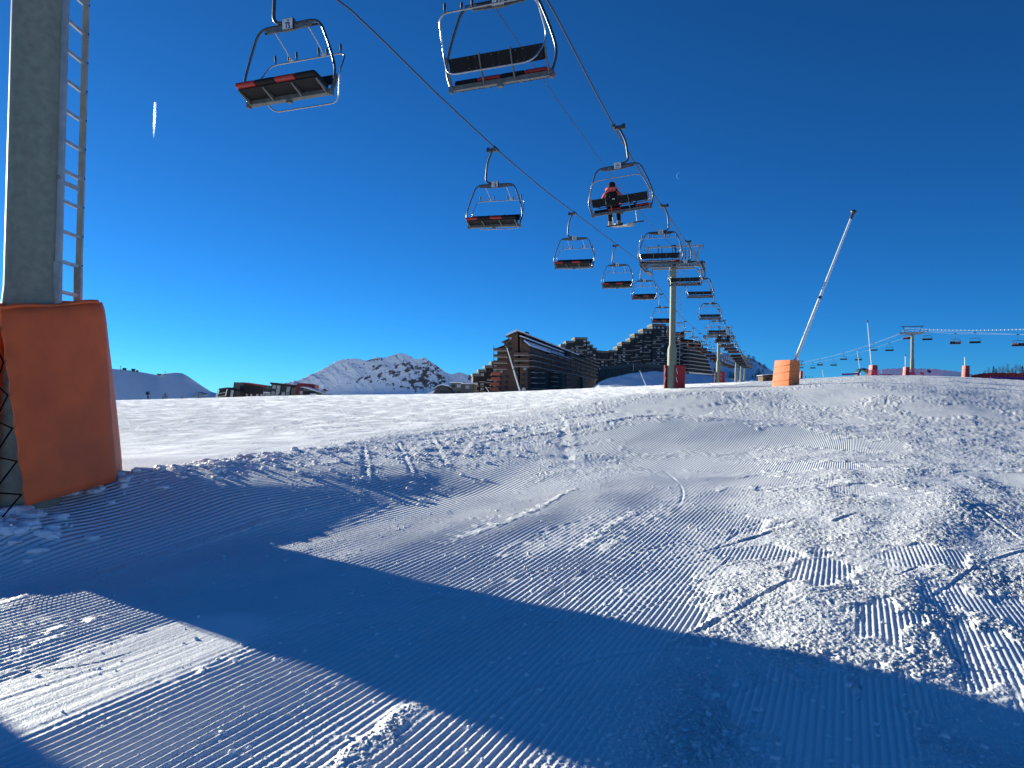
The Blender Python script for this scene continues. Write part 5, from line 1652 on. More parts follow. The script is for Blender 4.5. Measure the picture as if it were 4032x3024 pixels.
# curved concrete hall in front of it
def hall():
    Yh = 420.0
    c = at(2354, 1500, Yh); P0 = Vector((c.x, c.y, 0)); d = Vector((1, -0.16, 0)).normalized()
    zb = at(2354, 1500, Yh).z
    root = empty('concrete_hall', (P0.x, P0.y, zb), math.atan2(d.y, d.x))
    pts = [(2353, 1446), (2380, 1442), (2420, 1438), (2460, 1434), (2494, 1431.5), (2530, 1431), (2570, 1433), (2610, 1437), (2650, 1444), (2680, 1455), (2700, 1470)]
    tp = [plane_hit(px, py, P0, d) for px, py in pts]; tp = [(s, z - zb) for s, z in tp]
    lo = [(s, z - 2.0) for s, z in tp]
    mb = MB(); mb.prism(tp + lo[::-1], 'y', -0.8, 14); mb.build('roof_band', concrete_g, root)
    bt = [(s, -9.0) for s, z in lo]
    mb = MB(); mb.prism([(s, z - 0.02) for s, z in lo] + bt[::-1], 'y', 0.3, 13); mb.build('wall', concrete_g, root)
    rib = MB(); rib.prism([(-0.32, 0.0), (-0.2, -0.5), (0.2, -0.5), (0.32, 0.0)], 'z', -8.0, 1.0); rme = rib.mesh('rib'); rme.materials.append(concrete_g)
    s_ = np.linspace(tp[0][0] + 0.6, tp[-2][0], 38)
    for s in s_:
        z = float(np.interp(s, [q[0] for q in lo], [q[1] for q in lo]))
        shared('rib', rme, root, (s, 0.3, z - 1.05))
    for px in (2494.0,):
        s, z = plane_hit(px, 1432, P0, d)
        mb = MB(); mb.tube([(s, -0.9, z - zb - 4), (s, -0.9, z - zb)], 0.17, 8); mb.build('rain_pipe', white_trim, root)
    s, z = plane_hit(2361, 1452, P0, d)
    mb = MB(); mb.lathe([(0.1, -0.45), (0.45, -0.2), (0.45, 0.2), (0.1, 0.45)], 12, (s, -0.95, z - zb)); mb.build('lamp', white_trim, root)
    tag(root, 'low curved concrete hall with ribbed wall behind the shaded snow bank', 'building')
hall()

# ---- stepped building left of the brown block, and the low one in front of it
def C8(x, y): return 1700 + x / 2.765, 1250 + y / 2.765
stepped_block('terraced_building', 'smaller terraced grey building stepping up to the left wall of the brown block', 420.0, R(6),
    [(C8(a, 0)[0], C8(b, 0)[0], C8(0, t)[1], sb) for a, b, t, sb in ((450, 517, 610, 0), (515, 587, 566, 1), (585, 657, 522, 2), (655, 725, 478, 3))],
    1570, 2.75, 1.9, 1.6, clad_dark, cap_m, concrete, pl=0.4, slab_p=0.9, seed=9, gap=0.5, cap_h=1.5)
stepped_block('low_apartment_building', 'low long grey apartment building right of the curved-roof chalet', 330.0, R(-3),
    [(C8(140, 0)[0], C8(205, 0)[0], C8(0, 752)[1], 0.5), (C8(203, 0)[0], C8(330, 0)[0], C8(0, 700)[1], 0), (C8(328, 0)[0], C8(452, 0)[0], C8(0, 712)[1], 0.4)],
    1570, 2.7, 1.6, 1.3, concrete_g, roof_snow, concrete, pl=0.2, slab_p=0.95, seed=5, gap=0.6, cap_h=0.5)
for i, (px, py) in enumerate(((1952, 1476), (1951, 1497), (1948, 1517), (1947, 1538))):
    q = at(px, py, 325.0)
    mb = MB(); mb.box((0, 0, 0.55), (3.6, 0.14, 1.3)); mb.box((0, 1.2, -0.05), (3.7, 2.4, 0.2)); mb.box((1.75, 1.2, 0.5), (0.12, 2.2, 1.1))
    o = mb.build('balcony_screen', orange_clad, None, (q.x, q.y, q.z), (0, 0, R(8)))
    tag(o, 'rust-red balcony screen, %s of the stack beside the brown block' % ('topmost', 'second from top', 'third from top', 'lowest')[i], 'balcony', 'rust-red balcony screens')
# chalet with a curved roof
q0 = at(1700, 1560, 260.0)
root = empty('curved_roof_chalet', at(1742, 1556, 260.0))
prof = [(-3.8, 0.2), (-3.0, 1.5), (-1.6, 2.6), (-0.2, 3.0), (1.4, 2.7), (2.8, 1.8), (4.2, 0.2)]
mb = MB(); mb.prism(prof + [(4.2, -2), (-3.8, -2)], 'y', 0.4, 8.0); mb.build('wall', concrete_g, root)
mb = MB(); mb.prism(prof + [(x, z + 0.35) for x, z in prof[::-1]], 'y', -0.6, 8.6); r_ = mb.build('roof', brown_dark, root)
mb = MB(); mb.prism([(x, z + 0.36) for x, z in prof[1:-2]] + [(x, z + 0.75) for x, z in prof[1:-2][::-1]], 'y', -0.3, 8.5); mb.build('snow_cover', roof_snow, r_)
mb = MB(); mb.box((0.4, 0.33, 0.9), (2.6, 0.1, 1.5)); f_ = mb.build('window', glass_d, root)
mb = MB(); mb.prism([(-3.6, -0.5), (-2.5, 1.6), (-1.8, 2.0), (-7.5, -0.6)], 'y', -0.9, 6.0); mb.build('snow_drift', roof_snow, root)
tag(root, 'small chalet with a curved roof, half buried in snow', 'chalet')

# ---- leaning hotel blocks on the left skyline
def C7(x, y): return 840 + x / 4.608, 1480 + y / 4.608
def left_block(name, label, Y, lean, outline, walls, wins, ww, wh, depth=16, roof=None, trims=(), panels=()):
    c = at(*C7(*outline[0]), Y)
    root = empty(name, (c.x, c.y, c.z))
    k = Y / F_PX / 4.608
    o0 = outline[0]
    def P(x, y): return ((x - o0[0]) * k, (o0[1] - y) * k)
    mb = MB(); mb.prism([P(*q) for q in outline], 'y', 0, depth); mb.build('wall', walls, root)
    if roof:
        pts, m_ = roof
        mb = MB(); mb.prism([P(*q) for q in pts], 'y', -1.4, depth + 1); mb.build('roof', m_, root)
    wd = pane_mesh(ww, wh, glass_d); wl = pane_mesh(ww, wh, glass_l)
    for i, (x, y, lit) in enumerate(wins):
        px, pz = P(x, y)
        shared('window', wl if lit else wd, root, (px, -0.06, pz), (0, lean, 0))
    for nm, pts, m_, y0, y1 in trims:
        mb = MB(); mb.prism([P(*q) for q in pts], 'y', y0, y1); mb.build(nm, m_, root)
    tag(root, label, 'building', 'dark hotel blocks on the left skyline')
    return root
YE = 720.0
LEAN = R(7)
left_block('hotel_block', 'small dark building with white posts, leftmost of the skyline hotels', YE - 20, LEAN,
    [(65, 460), (105, 255), (262, 215), (340, 250), (470, 275), (455, 460)], clad_dark, [(340, 285, 1), (330, 342, 1), (445, 300, 0)], 2.2, 3.4, 14,
    ([(98, 255), (105, 228), (260, 205), (335, 243), (335, 252), (262, 218)], brown_dark),
    [('white_post', [(58, 390), (78, 390), (108, 260), (92, 260)], white_trim, -2.6, -2.0), ('white_post', [(225, 368), (240, 368), (270, 238), (254, 238)], white_trim, -2.6, -2.0),
     ('balcony', [(80, 385), (225, 360), (228, 348), (82, 372)], concrete, -2.0, -0.1), ('balcony', [(88, 330), (235, 302), (238, 290), (90, 318)], concrete, -2.0, -0.1), ('plinth', [(215, 460), (225, 372), (440, 400), (436, 460)], concrete_g, -0.5, -0.05)])
left_block('hotel_block', 'long dark hotel with a pale grey end wall and overhanging roof', YE, LEAN,
    [(330, 460), (365, 112), (500, 118), (905, 180), (1050, 170), (1052, 460)], concrete_g, [(x + dx, y, l) for (x, y, l, dx) in
     ((590, 210, 0, 0), (660, 216, 1, 0), (765, 225, 1, 0), (845, 232, 0, 0), (655, 270, 0, 0), (755, 282, 0, 0), (645, 328, 1, 0), (745, 335, 0, 0), (835, 290, 1, 0), (565, 285, 1, 0), (560, 350, 1, 0), (830, 345, 1, 0), (510, 205, 0, 0), (505, 262, 0, 0), (497, 318, 0, 0), (490, 372, 0, 0),
      (940, 250, 0, 0), (1020, 255, 0, 0), (920, 330, 1, 0), (955, 332, 1, 0), (1000, 335, 1, 0), (915, 375, 0, 0), (990, 378, 1, 0))], 3.2, 3.6, 18,
    ([(505, 128), (512, 112), (940, 165), (945, 190), (915, 215), (900, 195)], red_clad),
    [('dark_front', [(530, 460), (545, 135), (905, 185), (890, 460)], clad_dark, -0.5, -0.02), ('snow_canopy', [(915, 292), (1035, 296), (1035, 283), (918, 279)], roof_snow, -2.0, -0.1)] +
    [('pale_panel', [(x, 460), (x + 6, 318), (x + 44, 322), (x + 38, 460)], concrete, -0.62, -0.52) for x in (585, 665, 775, 850)])
left_block('hotel_block', 'dark square hotel with a wide overhanging roof in the middle of the skyline row', YE - 4, LEAN,
    [(1035, 460), (1050, 160), (1420, 185), (1395, 460)], clad_dark, [(x, y, l) for (x, y, l) in
     ((1098, 195, 1), (1178, 200, 1), (1280, 208, 0), (1360, 216, 1), (1170, 262, 1), (1272, 268, 0), (1160, 316, 1), (1265, 322, 1), (1086, 265, 0), (1082, 310, 1), (1078, 352, 1), (1348, 280, 1), (1344, 322, 1), (1340, 355, 1), (1150, 368, 1), (1200, 370, 0), (1255, 372, 1))], 3.2, 3.6, 18,
    ([(1025, 135), (1030, 118), (1445, 155), (1452, 172), (1410, 195), (1055, 160)], brown_dark),
    [('side_wall', [(1395, 460), (1420, 205), (1500, 210), (1480, 460)], concrete_g, 0.1, 14)])
left_block('hotel_block', 'dark red box-shaped building at the right end of the skyline row', YE - 8, LEAN,
    [(1480, 460), (1510, 128), (1720, 135), (1835, 165), (1825, 300), (1760, 460)], red_clad, [], 2, 2, 16)
left_block('hotel_block', 'low grey snow-roofed building in front of the dark red box', YE - 30, 0,
    [(1560, 460), (1580, 205), (1640, 200), (1760, 232), (1960, 300), (1960, 460)], concrete_g, [(1602, 240, 0), (1598, 298, 1), (1635, 325, 1), (1685, 320, 1), (1730, 318, 1)], 3.0, 3.4, 14,
    ([(1570, 205), (1640, 196), (1765, 228), (1990, 300), (1990, 312), (1760, 245), (1640, 212)], roof_snow),
    [('dark_storey', [(1610, 460), (1625, 275), (1830, 270), (1930, 340), (1930, 460)], clad_dark, -0.4, -0.03), ('snow_ledge', [(1755, 335), (1760, 320), (1850, 318), (1920, 345), (1920, 358)], roof_snow, -1.2, -0.42)])
left_block('low_roof_building', 'low dark roofline trailing off right of the skyline hotels', YE - 20, 0,
    [(1925, 400), (1930, 318), (2050, 330), (2090, 352), (2110, 335), (2215, 350), (2215, 400)], clad_dark, [], 2, 2, 10,
    ([(1925, 316), (1935, 306), (2050, 320), (2090, 345), (2090, 352), (2050, 330)], roof_snow))
q = at(*C7(2020, 300), YE - 40)
root = empty('lift_hut', (q.x, q.y, q.z))
mb = MB(); mb.tube([(0, 0, -3), (0, 0, 1.5)], 0.4, 8); mb.build('post', steel_dark, root)
mb = MB(); mb.prism([(-2.4, 1.5), (2.4, 1.0), (2.2, 1.6), (0, 3.2), (-2.2, 2.0)], 'y', -2, 2); mb.build('roof', red_clad, root)
tag(root, 'tiny dark red gabled lift hut above the low roofline', 'hut')

# ---- wooden hut left of the orange pad
q = at(3020, 1500, 240.0)
root = empty('wooden_hut', (q.x, q.y, q.z - 0.5))
mb = MB(); mb.box((1.2, 3, 0.9), (4.6, 5, 2.2)); mb.build('wall', brown, root)
mb = MB(); mb.prism([(-1.4, 2.02), (3.8, 2.02), (3.9, 2.2), (1.2, 2.5), (-1.5, 2.2)], 'y', 0.0, 6); r_ = mb.build('roof', brown_dark, root)
mb = MB(); mb.prism([(-1.4, 2.24), (1.2, 2.53), (3.8, 2.24), (3.8, 2.34), (1.2, 2.7), (-1.4, 2.34)], 'y', 0.1, 5.9); mb.build('snow_cover', roof_snow, r_)
mb = MB(); mb.box((0.3, 0.46, 0.9), (0.9, 0.1, 1.6)); mb.build('door', brown_dark, root)
tag(root, 'low wooden hut peeping out left of the orange pad', 'hut')
# ------------------------------------------------------------------ second chairlift, far right
def lift2_chair_mesh():
    mb = MB(); mb.slot = 0
    mb.box((0, 0, 0), (0.7, 0.3, 0.22)); mb.tube(fillet([(0.1, 0, 0), (0.2, 0, -0.7), (0.15, 0, -1.4), (0, 0, -1.6)], 0.3, 4), 0.07, 6)
    mb.tube(fillet([(-1.35, 0, -3.0), (-1.45, 0, -2.4), (-1.15, 0, -1.65), (1.15, 0, -1.65), (1.45, 0, -2.4), (1.35, 0, -3.0)], 0.35, 5), 0.055, 6)
    mb.slot = 1
    mb.prism([(-0.05, -3.12), (0.55, -3.02), (0.55, -2.9), (0.0, -2.98)], 'x', -1.45, 1.45)
    mb.prism([(-0.05, -2.98), (-0.2, -2.55), (-0.26, -2.55), (-0.12, -2.98)], 'x', -1.40, 1.40)
    mb.slot = 0
    for x in (-0.7, 0.7): mb.tube([(x, 0.1, -1.7), (x, 0.4, -2.3), (x, 0.5, -2.5)], 0.03, 4)
    me = mb.mesh('chairlift_chair'); me.materials.append(steel_dark); me.materials.append(pad_black)
    return me
l2 = lift2_chair_mesh()
tiny_seat = [seated_person('person', j, blackcloth, h, False) for j, h in ((navycloth, blackcloth), (blackcloth, whiteplastic), (coral, blackcloth), (greycloth, blackcloth))]
tiny_me = [t.data for t in tiny_seat]
for t in tiny_seat:
    COL.objects.unlink(t); bpy.data.objects.remove(t)
# (centre px, seat py, width px, riders, description)
CH2 = [(3154, 1449, 19, 0, 'beside the orange pad'), (3200, 1450, 21, 0, 'second from the orange pad'), (3229, 1438, 23, 3, 'third from the orange pad'), (3282, 1439, 24, 0, 'fourth from the orange pad'), (3322, 1416, 26, 0, 'midway to the arch'),
       (3380, 1418, 26, 0, 'just above the teal arch'), (3440, 1380, 27, 0, 'behind the red-footed snow lance'), (3502, 1381, 30, 0, 'left of the right-hand lift tower'), (3573, 1334, 32, 4, 'directly under the arm of the right-hand lift tower'),
       (3651, 1338, 35, 0, 'first to the right of the lift tower'), (3762, 1353, 38, 4, 'second to the right of the lift tower'), (3839, 1350, 39, 0, 'third to the right of the lift tower'), (4009, 1361, 43, 4, 'cut by the right edge of the picture')]
tops = []
for i, (px, py, w, nr, where) in enumerate(CH2):
    Y = 2.9 * F_PX / w
    seat = at(px, py, Y)
    g = seat + Vector((0, 0, 3.0))
    face = (i % 2 == 0)
    rz = R(-38) + (math.pi if face else 0)
    o = shared('chairlift_chair', l2, None, g, (0, 0, rz))
    tag(o, '%s chair of the right-hand lift, %s' % ('occupied' if nr else 'empty', where), 'lift chair', 'chairs of the right-hand chairlift')
    tops.append((px, g, face))
    for k in range(nr):
        x = (-0.95, 0.0, 0.95)[k] if nr == 3 else (-1.05, -0.35, 0.35, 1.05)[k]
        pm = Matrix.Translation(g) @ Matrix.Rotation(rz, 4, 'Z')
        pr = shared('person', tiny_me[(i + k) % 4], None, pm @ Vector((x, 0.15, -2.95)), (0, 0, rz))
        tag(pr, 'tiny rider on the right-hand lift chair %s' % where, 'person', 'riders on the chair %s' % where)
# ropes: one through each row of grips, sag ignored
rope_pale = mat('pale_rope', (0.30, 0.32, 0.35), 0.9, 0, 0.1, 1.0, spec=0.1)
def polyrope(pts, r, label, name='haul_rope'):
    mb = MB(); mb.tube(pts, r, 5); tag(mb.build(name, rope_pale), label, 'rope' if 'rope' in name else 'cable', 'ropes of the right-hand chairlift')
even = [g for px, g, f in tops if f]; odd = [g for px, g, f in tops if not f]
def ext(P): return [P[0] + (P[0] - P[1]) * 0.4] + P + [P[-1] + (P[-1] - P[-2]) * 1.0]
polyrope(ext(even), 0.028, 'haul rope of the right-hand lift carrying the occupied chairs')
polyrope(ext(odd), 0.028, 'haul rope of the right-hand lift carrying only empty chairs')
# signal cable with little balls
cab = [at(px, py, Y) for px, py, Y in ((3170, 1423, 400), (3260, 1406, 350), (3360, 1380, 310), (3450, 1350, 280), (3540, 1317, 250), (3568, 1292, 240), (3632, 1296, 225), (3700, 1299, 215), (3830, 1301, 200), (3950, 1299, 188), (4060, 1296, 180), (4300, 1288, 165))]
polyrope(cab, 0.03, 'signal cable strung with small marker balls above the right-hand lift', 'signal_cable')
sg = bpy.data.objects['signal_cable.001'] if 'signal_cable.001' in bpy.data.objects else None
bl = MB(); bl.lathe([(0.02, -0.16), (0.12, -0.11), (0.16, 0), (0.12, 0.11), (0.02, 0.16)], 8); bme = bl.mesh('marker_ball'); bme.materials.append(white_trim)
xs = [3632 + 15.5 * k for k in range(27)]
for x in xs:
    ks = np.interp(x, [3568, 3632, 3700, 3830, 3950, 4060, 4300], range(5, 12))
    a = int(ks); t = ks - a
    q = cab[a] * (1 - t) + cab[min(a + 1, 11)] * t
    b_ = shared('marker_ball', bme, sg, (q.x, q.y, q.z))

def tower2(pxb, pyb, pxt, pyt, Y, label, sc=1.0):
    b = at(pxb, pyb, Y); t = at(pxt, pyt, Y)
    root = empty('lift_tower', b, R(-30))
    H = (t.z - b.z)
    mb = MB(); mb.lathe([(0.62 * sc, -1.5), (0.60 * sc, 0), (0.58 * sc, H * 0.38), (0.47 * sc, H * 0.42), (0.45 * sc, H)], 20); mb.build('column', galv_pole, root)
    g = 3.2 * sc
    mb = MB(); mb.prism([(-g, H + 0.1), (-g * .3, H - 0.35), (g * .3, H - 0.35), (g, H + 0.1), (g, H + 0.5), (-g, H + 0.5)], 'y', -0.25, 0.25); mb.build('cross_arm', galv, root)
    for s in (-1, 1):
        mb = MB(); mb.bar((s * g, -2.6, H + 0.1), (s * g, 2.6, H + 0.1), 0.3, 0.55); mb.build('sheave_beam', galv, root)
        mb = MB(); mb.bar((s * g * 0.6, 0, H + 0.5), (s * g * 0.8, 0, H + 2.1), 0.18); mb.build('frame_post', steel_dark, root)
        mb = MB(); mb.bar((s * g * 0.2, 0, H + 0.5), (s * g * 0.2, 0, H + 2.1), 0.08); mb.build('stay', steel_dark, root)
    mb = MB(); mb.bar((-g * 0.95, 0, H + 2.2), (g * 0.95, 0, H + 2.2), 0.22); mb.build('frame_beam', steel_dark, root)
    mb = MB(); mb.box((0, 0, 0.3), (1.7, 1.7, 1.3)); mb.build('foot_pad', redpad, root)
    mb = MB(); mb.bar((-0.75 * sc, 0, H * 0.1), (-0.75 * sc, 0, H * 0.62), 0.14); mb.build('ladder', ladder_m, root)
    tag(root, label, 'lift tower', 'towers of the right-hand chairlift')
tower2(3591, 1478, 3597, 1314, 232.0, 'lift tower of the right-hand chairlift, grey column on the right skyline')
tower2(3141, 1492, 3146, 1438, 400.0, 'small far tower of the right-hand chairlift beside the orange pad', 0.9)
# far station roof silhouette at left skyline
q = at(776, 1572, 330.0)
root = empty('lift_station', (q.x, q.y, q.z))
mb = MB(); mb.box((2.0, 1, 0.2), (3.0, 2, 1.2)); mb.build('base', concrete_g, root)
mb = MB(); mb.prism([(-2.2, 0.9), (3.6, 1.9), (3.7, 2.2), (-2.3, 1.2)], 'y', -1, 2); mb.build('arm', steel_dark, root)
mb = MB(); mb.prism([(-0.2, 3.2), (1.2, 3.2), (4.2, 2.2), (4.2, 2.0), (1.2, 2.9), (-0.2, 2.9)], 'y', -1, 2); mb.build('roof', steel_dark, root)
mb = MB(); mb.bar((0.3, 0, 0), (0.6, 0, 3.0), 0.2); mb.build('post', steel_dark, root)
mb = MB(); mb.bar((2.6, 0, 0), (2.6, 0, 2.4), 0.2); mb.build('post', steel_dark, root)
tag(root, 'dark little lift station at the left skyline, right of the shrubs', 'lift station')

# ------------------------------------------------------------------ nets, banners, flags, arch
def net_material(name, col, alpha, scale=6.0):
    m, nt, b = _nt(name)
    N, L = nt.nodes.new, nt.links.new
    b.inputs['Base Color'].default_value = (*col, 1); b.inputs['Roughness'].default_value = 0.7
    tc = N('ShaderNodeTexCoord')
    mp = N('ShaderNodeMapping'); mp.inputs['Rotation'].default_value = (0, R(45), 0); L(tc.outputs['Object'], mp.inputs['Vector'])
    br = N('ShaderNodeTexBrick'); br.inputs['Scale'].default_value = scale; br.offset = 0; br.inputs['Mortar Size'].default_value = 0.10 * alpha; br.inputs['Brick Width'].default_value = 0.5; br.inputs['Row Height'].default_value = 0.5
    sw = N('ShaderNodeSeparateXYZ'); cb = N('ShaderNodeCombineXYZ'); L(mp.outputs['Vector'], sw.inputs[0]); L(sw.outputs['X'], cb.inputs['X']); L(sw.outputs['Z'], cb.inputs['Y'])
    L(cb.outputs[0], br.inputs['Vector'])
    L(br.outputs['Fac'], b.inputs['Alpha'])
    b.inputs['Transmission Weight'].default_value = 0.0
    return m
net_pink = net_material('pink_net', (0.80, 0.10, 0.22), 1.1, 7.0)
net_red = net_material('red_net', (0.42, 0.02, 0.015), 2.4, 7.0)
purple = mat('purple_banner', (0.16, 0.012, 0.22), 0.6, 0, 0.12, 0.6)
pinkf = mat('pink_flag', (0.85, 0.10, 0.15), 0.7)
bluef = mat('blue_flag', (0.015, 0.03, 0.14), 0.7)
stake_m = mat('stake', (0.45, 0.14, 0.10), 0.7)
teal = mat('teal_arch', (0.012, 0.065, 0.075), 0.5, 0, 0.1, 1.0)
def net(pxs, Y, hpx, label, m, n_post, name='safety_net'):
    """safety net: sagging mesh and stakes, standing on the snow along traced points"""
    pts = [at(px, py, yy) for (px, py), yy in zip(pxs, Y if isinstance(Y, (list, tuple)) else [Y] * len(pxs))]
    root = empty(name, pts[0])
    H = [h * p.y / F_PX for h, p in zip(hpx, pts)]
    n = 40; mb = MB(); V = []
    ts = np.linspace(0, len(pts) - 1, n)
    for t in ts:
        a = min(int(t), len(pts) - 2); f = t - a
        p = pts[a] * (1 - f) + pts[a + 1] * f - pts[0]; h = H[a] * (1 - f) + H[a + 1] * f
        sag = 0.12 * math.sin(t * 9) ** 2
        w = 0.10 * math.sin(t * 23)
        V += [(p.x, p.y, p.z - 0.1), (p.x, p.y + w, p.z + h * 0.5), (p.x, p.y, p.z + h * (1 - sag))]
    Fs = []
    for i in range(n - 1):
        for j in range(2): Fs.append((i * 3 + j, i * 3 + 3 + j, i * 3 + 4 + j, i * 3 + 1 + j))
    mb.add(V, Fs); mb.build('netting', m, root)
    for k in range(n_post):
        t = (len(pts) - 1) * (k + 0.5) / n_post; a = min(int(t), len(pts) - 2); f = t - a
        p = pts[a] * (1 - f) + pts[a + 1] * f - pts[0]; h = H[a] * (1 - f) + H[a + 1] * f
        mb = MB(); mb.tube([(p.x, p.y + 0.05, p.z - 0.4), (p.x, p.y + 0.05, p.z + h * 1.03)], 0.035, 6); mb.build('stake', stake_m, root)
    tag(root, label, 'safety net', 'safety nets on the right skyline')
net([(3472, 1480), (3540, 1478), (3620, 1477), (3700, 1480)], 215.0, (28, 30, 28, 28), 'pale pink safety net left and right of the right-hand lift tower', net_pink, 5)
net([(3700, 1480), (3760, 1482), (3830, 1486)], 210.0, (26, 22, 14), 'faint pink safety net sinking out of sight right of the lift tower', net_pink, 4)
net([(3418, 1480), (3428, 1482), (3462, 1482), (3466, 1478)], 158.0, (26, 27, 27, 26), 'pink net wrapped round the red-footed snow lance', net_red if False else net_pink, 4)
net([(3824, 1487), (3870, 1487), (3940, 1488), (4050, 1490)], 150.0, (10, 19, 22, 22), 'dense red safety net with stakes at the right edge', net_red, 7)
def banner(p0, p1, hpx, Y, label, m=None):
    a = at(*p0, Y); b = at(*p1, Y); h = hpx * Y / F_PX; d = b - a
    root = empty('banner', a)
    n = max(1, int(d.length / 3.5))
    for k in range(n):
        q0 = d * (k / n + 0.004); q1 = d * ((k + 1) / n - 0.004)
        mb = MB(); mb.add([q0, q1, q1 + Vector((0, 0, h)), q0 + Vector((0, 0, h)), q0 + Vector((0, .06, 0)), q1 + Vector((0, .06, 0)), q1 + Vector((0, .06, h)), q0 + Vector((0, .06, h))],
                          [(0, 1, 2, 3), (4, 7, 6, 5), (0, 4, 5, 1), (1, 5, 6, 2), (2, 6, 7, 3), (3, 7, 4, 0)])
        mb.build('banner_panel', purple, root)
    tag(root, label, 'banner', 'purple banners')
banner((3314, 1478), (3384, 1475), 7, 220.0, 'low purple banner left of the teal arch')
banner((3460, 1476), (3512, 1478), 4, 225.0, 'thin dark purple banner behind the pink net')
banner((3901, 1496), (4034, 1498), 13, 110.0, 'bright purple banner lying in front of the red net at right edge')
def flag(px, py, hpx, Y, m, label, w=1.5, hh=1.0):
    a = at(px, py, Y); H = hpx * Y / F_PX
    root = empty('gate_flag', a)
    for dx in (-w / 2, w / 2):
        mb = MB(); mb.tube([(dx, 0, -0.3), (dx, 0, H)], 0.03, 6); mb.build('flag_pole', stake_m, root)
    V = []; Fs = []
    for i in range(9):
        x = -w / 2 + w * i / 8
        V += [(x, 0.08 * math.sin(i * 1.1), H - hh + 0.12 * math.sin(i * 0.8)), (x, 0.08 * math.sin(i * 1.1 + .4), H + 0.1 * math.sin(i * 0.8))]
    for i in range(8): Fs.append((2 * i, 2 * i + 2, 2 * i + 3, 2 * i + 1))
    mb = MB(); mb.add(V, Fs); mb.build('flag_cloth', m, root)
    tag(root, label, 'flag', 'race gate flags')
flag(3630, 1479, 14, 190.0, pinkf, 'pink-red gate flag low beside the lift tower', 0.95, 0.7)
flag(3658, 1478, 21, 190.0, bluef, 'dark blue gate flag on the skyline', 0.95, 0.65)
# teal arch
q = at(3401, 1478, 235.0)
root = empty('start_arch', (q.x, q.y, q.z))
def arc(r, n=15): return [(r * math.cos(math.pi * i / (n - 1)), r * 1.12 * math.sin(math.pi * i / (n - 1))) for i in range(n)]
mb = MB(); mb.prism(arc(2.0) + arc(1.45)[::-1], 'y', -0.3, 2.2); mb.build('arch_shell', teal, root)
mb = MB(); mb.prism(arc(1.75)[2:-4] + arc(1.52)[2:-4][::-1], 'y', -0.38, -0.32); mb.build('arch_band', concrete, root)
mb = MB(); mb.box((-0.1, -0.42, 1.78), (0.85, 0.04, 0.26)); mb.build('arch_sign', clad_dark, root)
for s in (-1, 1):
    mb = MB(); mb.box((s * 1.75, 0.9, -0.2), (0.7, 2.6, 0.5)); mb.build('arch_foot', teal, root)
tag(root, 'teal arch gateway on the skyline behind a thin snow lance', 'arch')
# cluster of little things on the ridge of the left hill
def ridge_thing(name, px, py, label, cat, parts):
    q = at(px, py, 2590.0); root = empty(name, q)
    for nm, fn, m_ in parts:
        mb = MB(); fn(mb); mb.build(nm, m_, root)
    tag(root, label, cat)
ridge_thing('pylon', 475, 1456, 'thin pylon on the crest of the left hill, nearest the orange padding', 'pylon', [('mast', lambda b: b.tube([(0, 0, -4), (0, 0, 13)], 0.9, 6), steel_dark), ('arm', lambda b: b.box((0, 0, 12.5), (5, 1, 1.2)), steel_dark)])
ridge_thing('pylon', 650, 1473, 'thin mast on the crest of the left hill beside its dome', 'pylon', [('mast', lambda b: b.tube([(0, 0, -4), (0, 0, 9)], 0.8, 6), steel_dark), ('head', lambda b: b.box((0, 0, 8), (3, 1, 1.6)), steel_dark)])
ridge_thing('ridge_hut', 490, 1456, 'dark little hut on the crest of the left hill', 'hut', [('wall', lambda b: b.box((0, 0, 1.5), (10, 6, 5)), clad_dark), ('roof', lambda b: b.prism([(-6, 4), (6, 4), (4, 6.2), (-4, 6.2)], 'y', -4, 4), brown_dark)])
ridge_thing('ridge_hut', 525, 1460, 'wide dark hut right of the first one on the hill crest', 'hut', [('wall', lambda b: b.box((0, 0, 1.2), (9, 6, 6)), clad_dark), ('roof', lambda b: b.prism([(-8, 4), (8, 3.4), (5, 6.6), (-4, 7.0)], 'y', -4, 4), brown_dark)])
ridge_thing('ridge_hut', 540, 1463, 'smallest dark hut on the hill crest', 'hut', [('wall', lambda b: b.box((0, 0, 0.8), (6, 6, 4)), clad_dark), ('roof', lambda b: b.prism([(-4, 2.8), (4, 2.8), (2, 4.4), (-2, 4.4)], 'y', -4, 4), brown_dark)])
ridge_thing('ridge_hut', 627, 1477, 'pale hut in the saddle of the left hill', 'hut', [('wall', lambda b: b.box((0, 0, 1.2), (11, 6, 4)), concrete_g), ('roof', lambda b: b.prism([(-7, 3.2), (7, 2.6), (7, 4.2), (-7, 5.2)], 'y', -4, 4), concrete_g)])

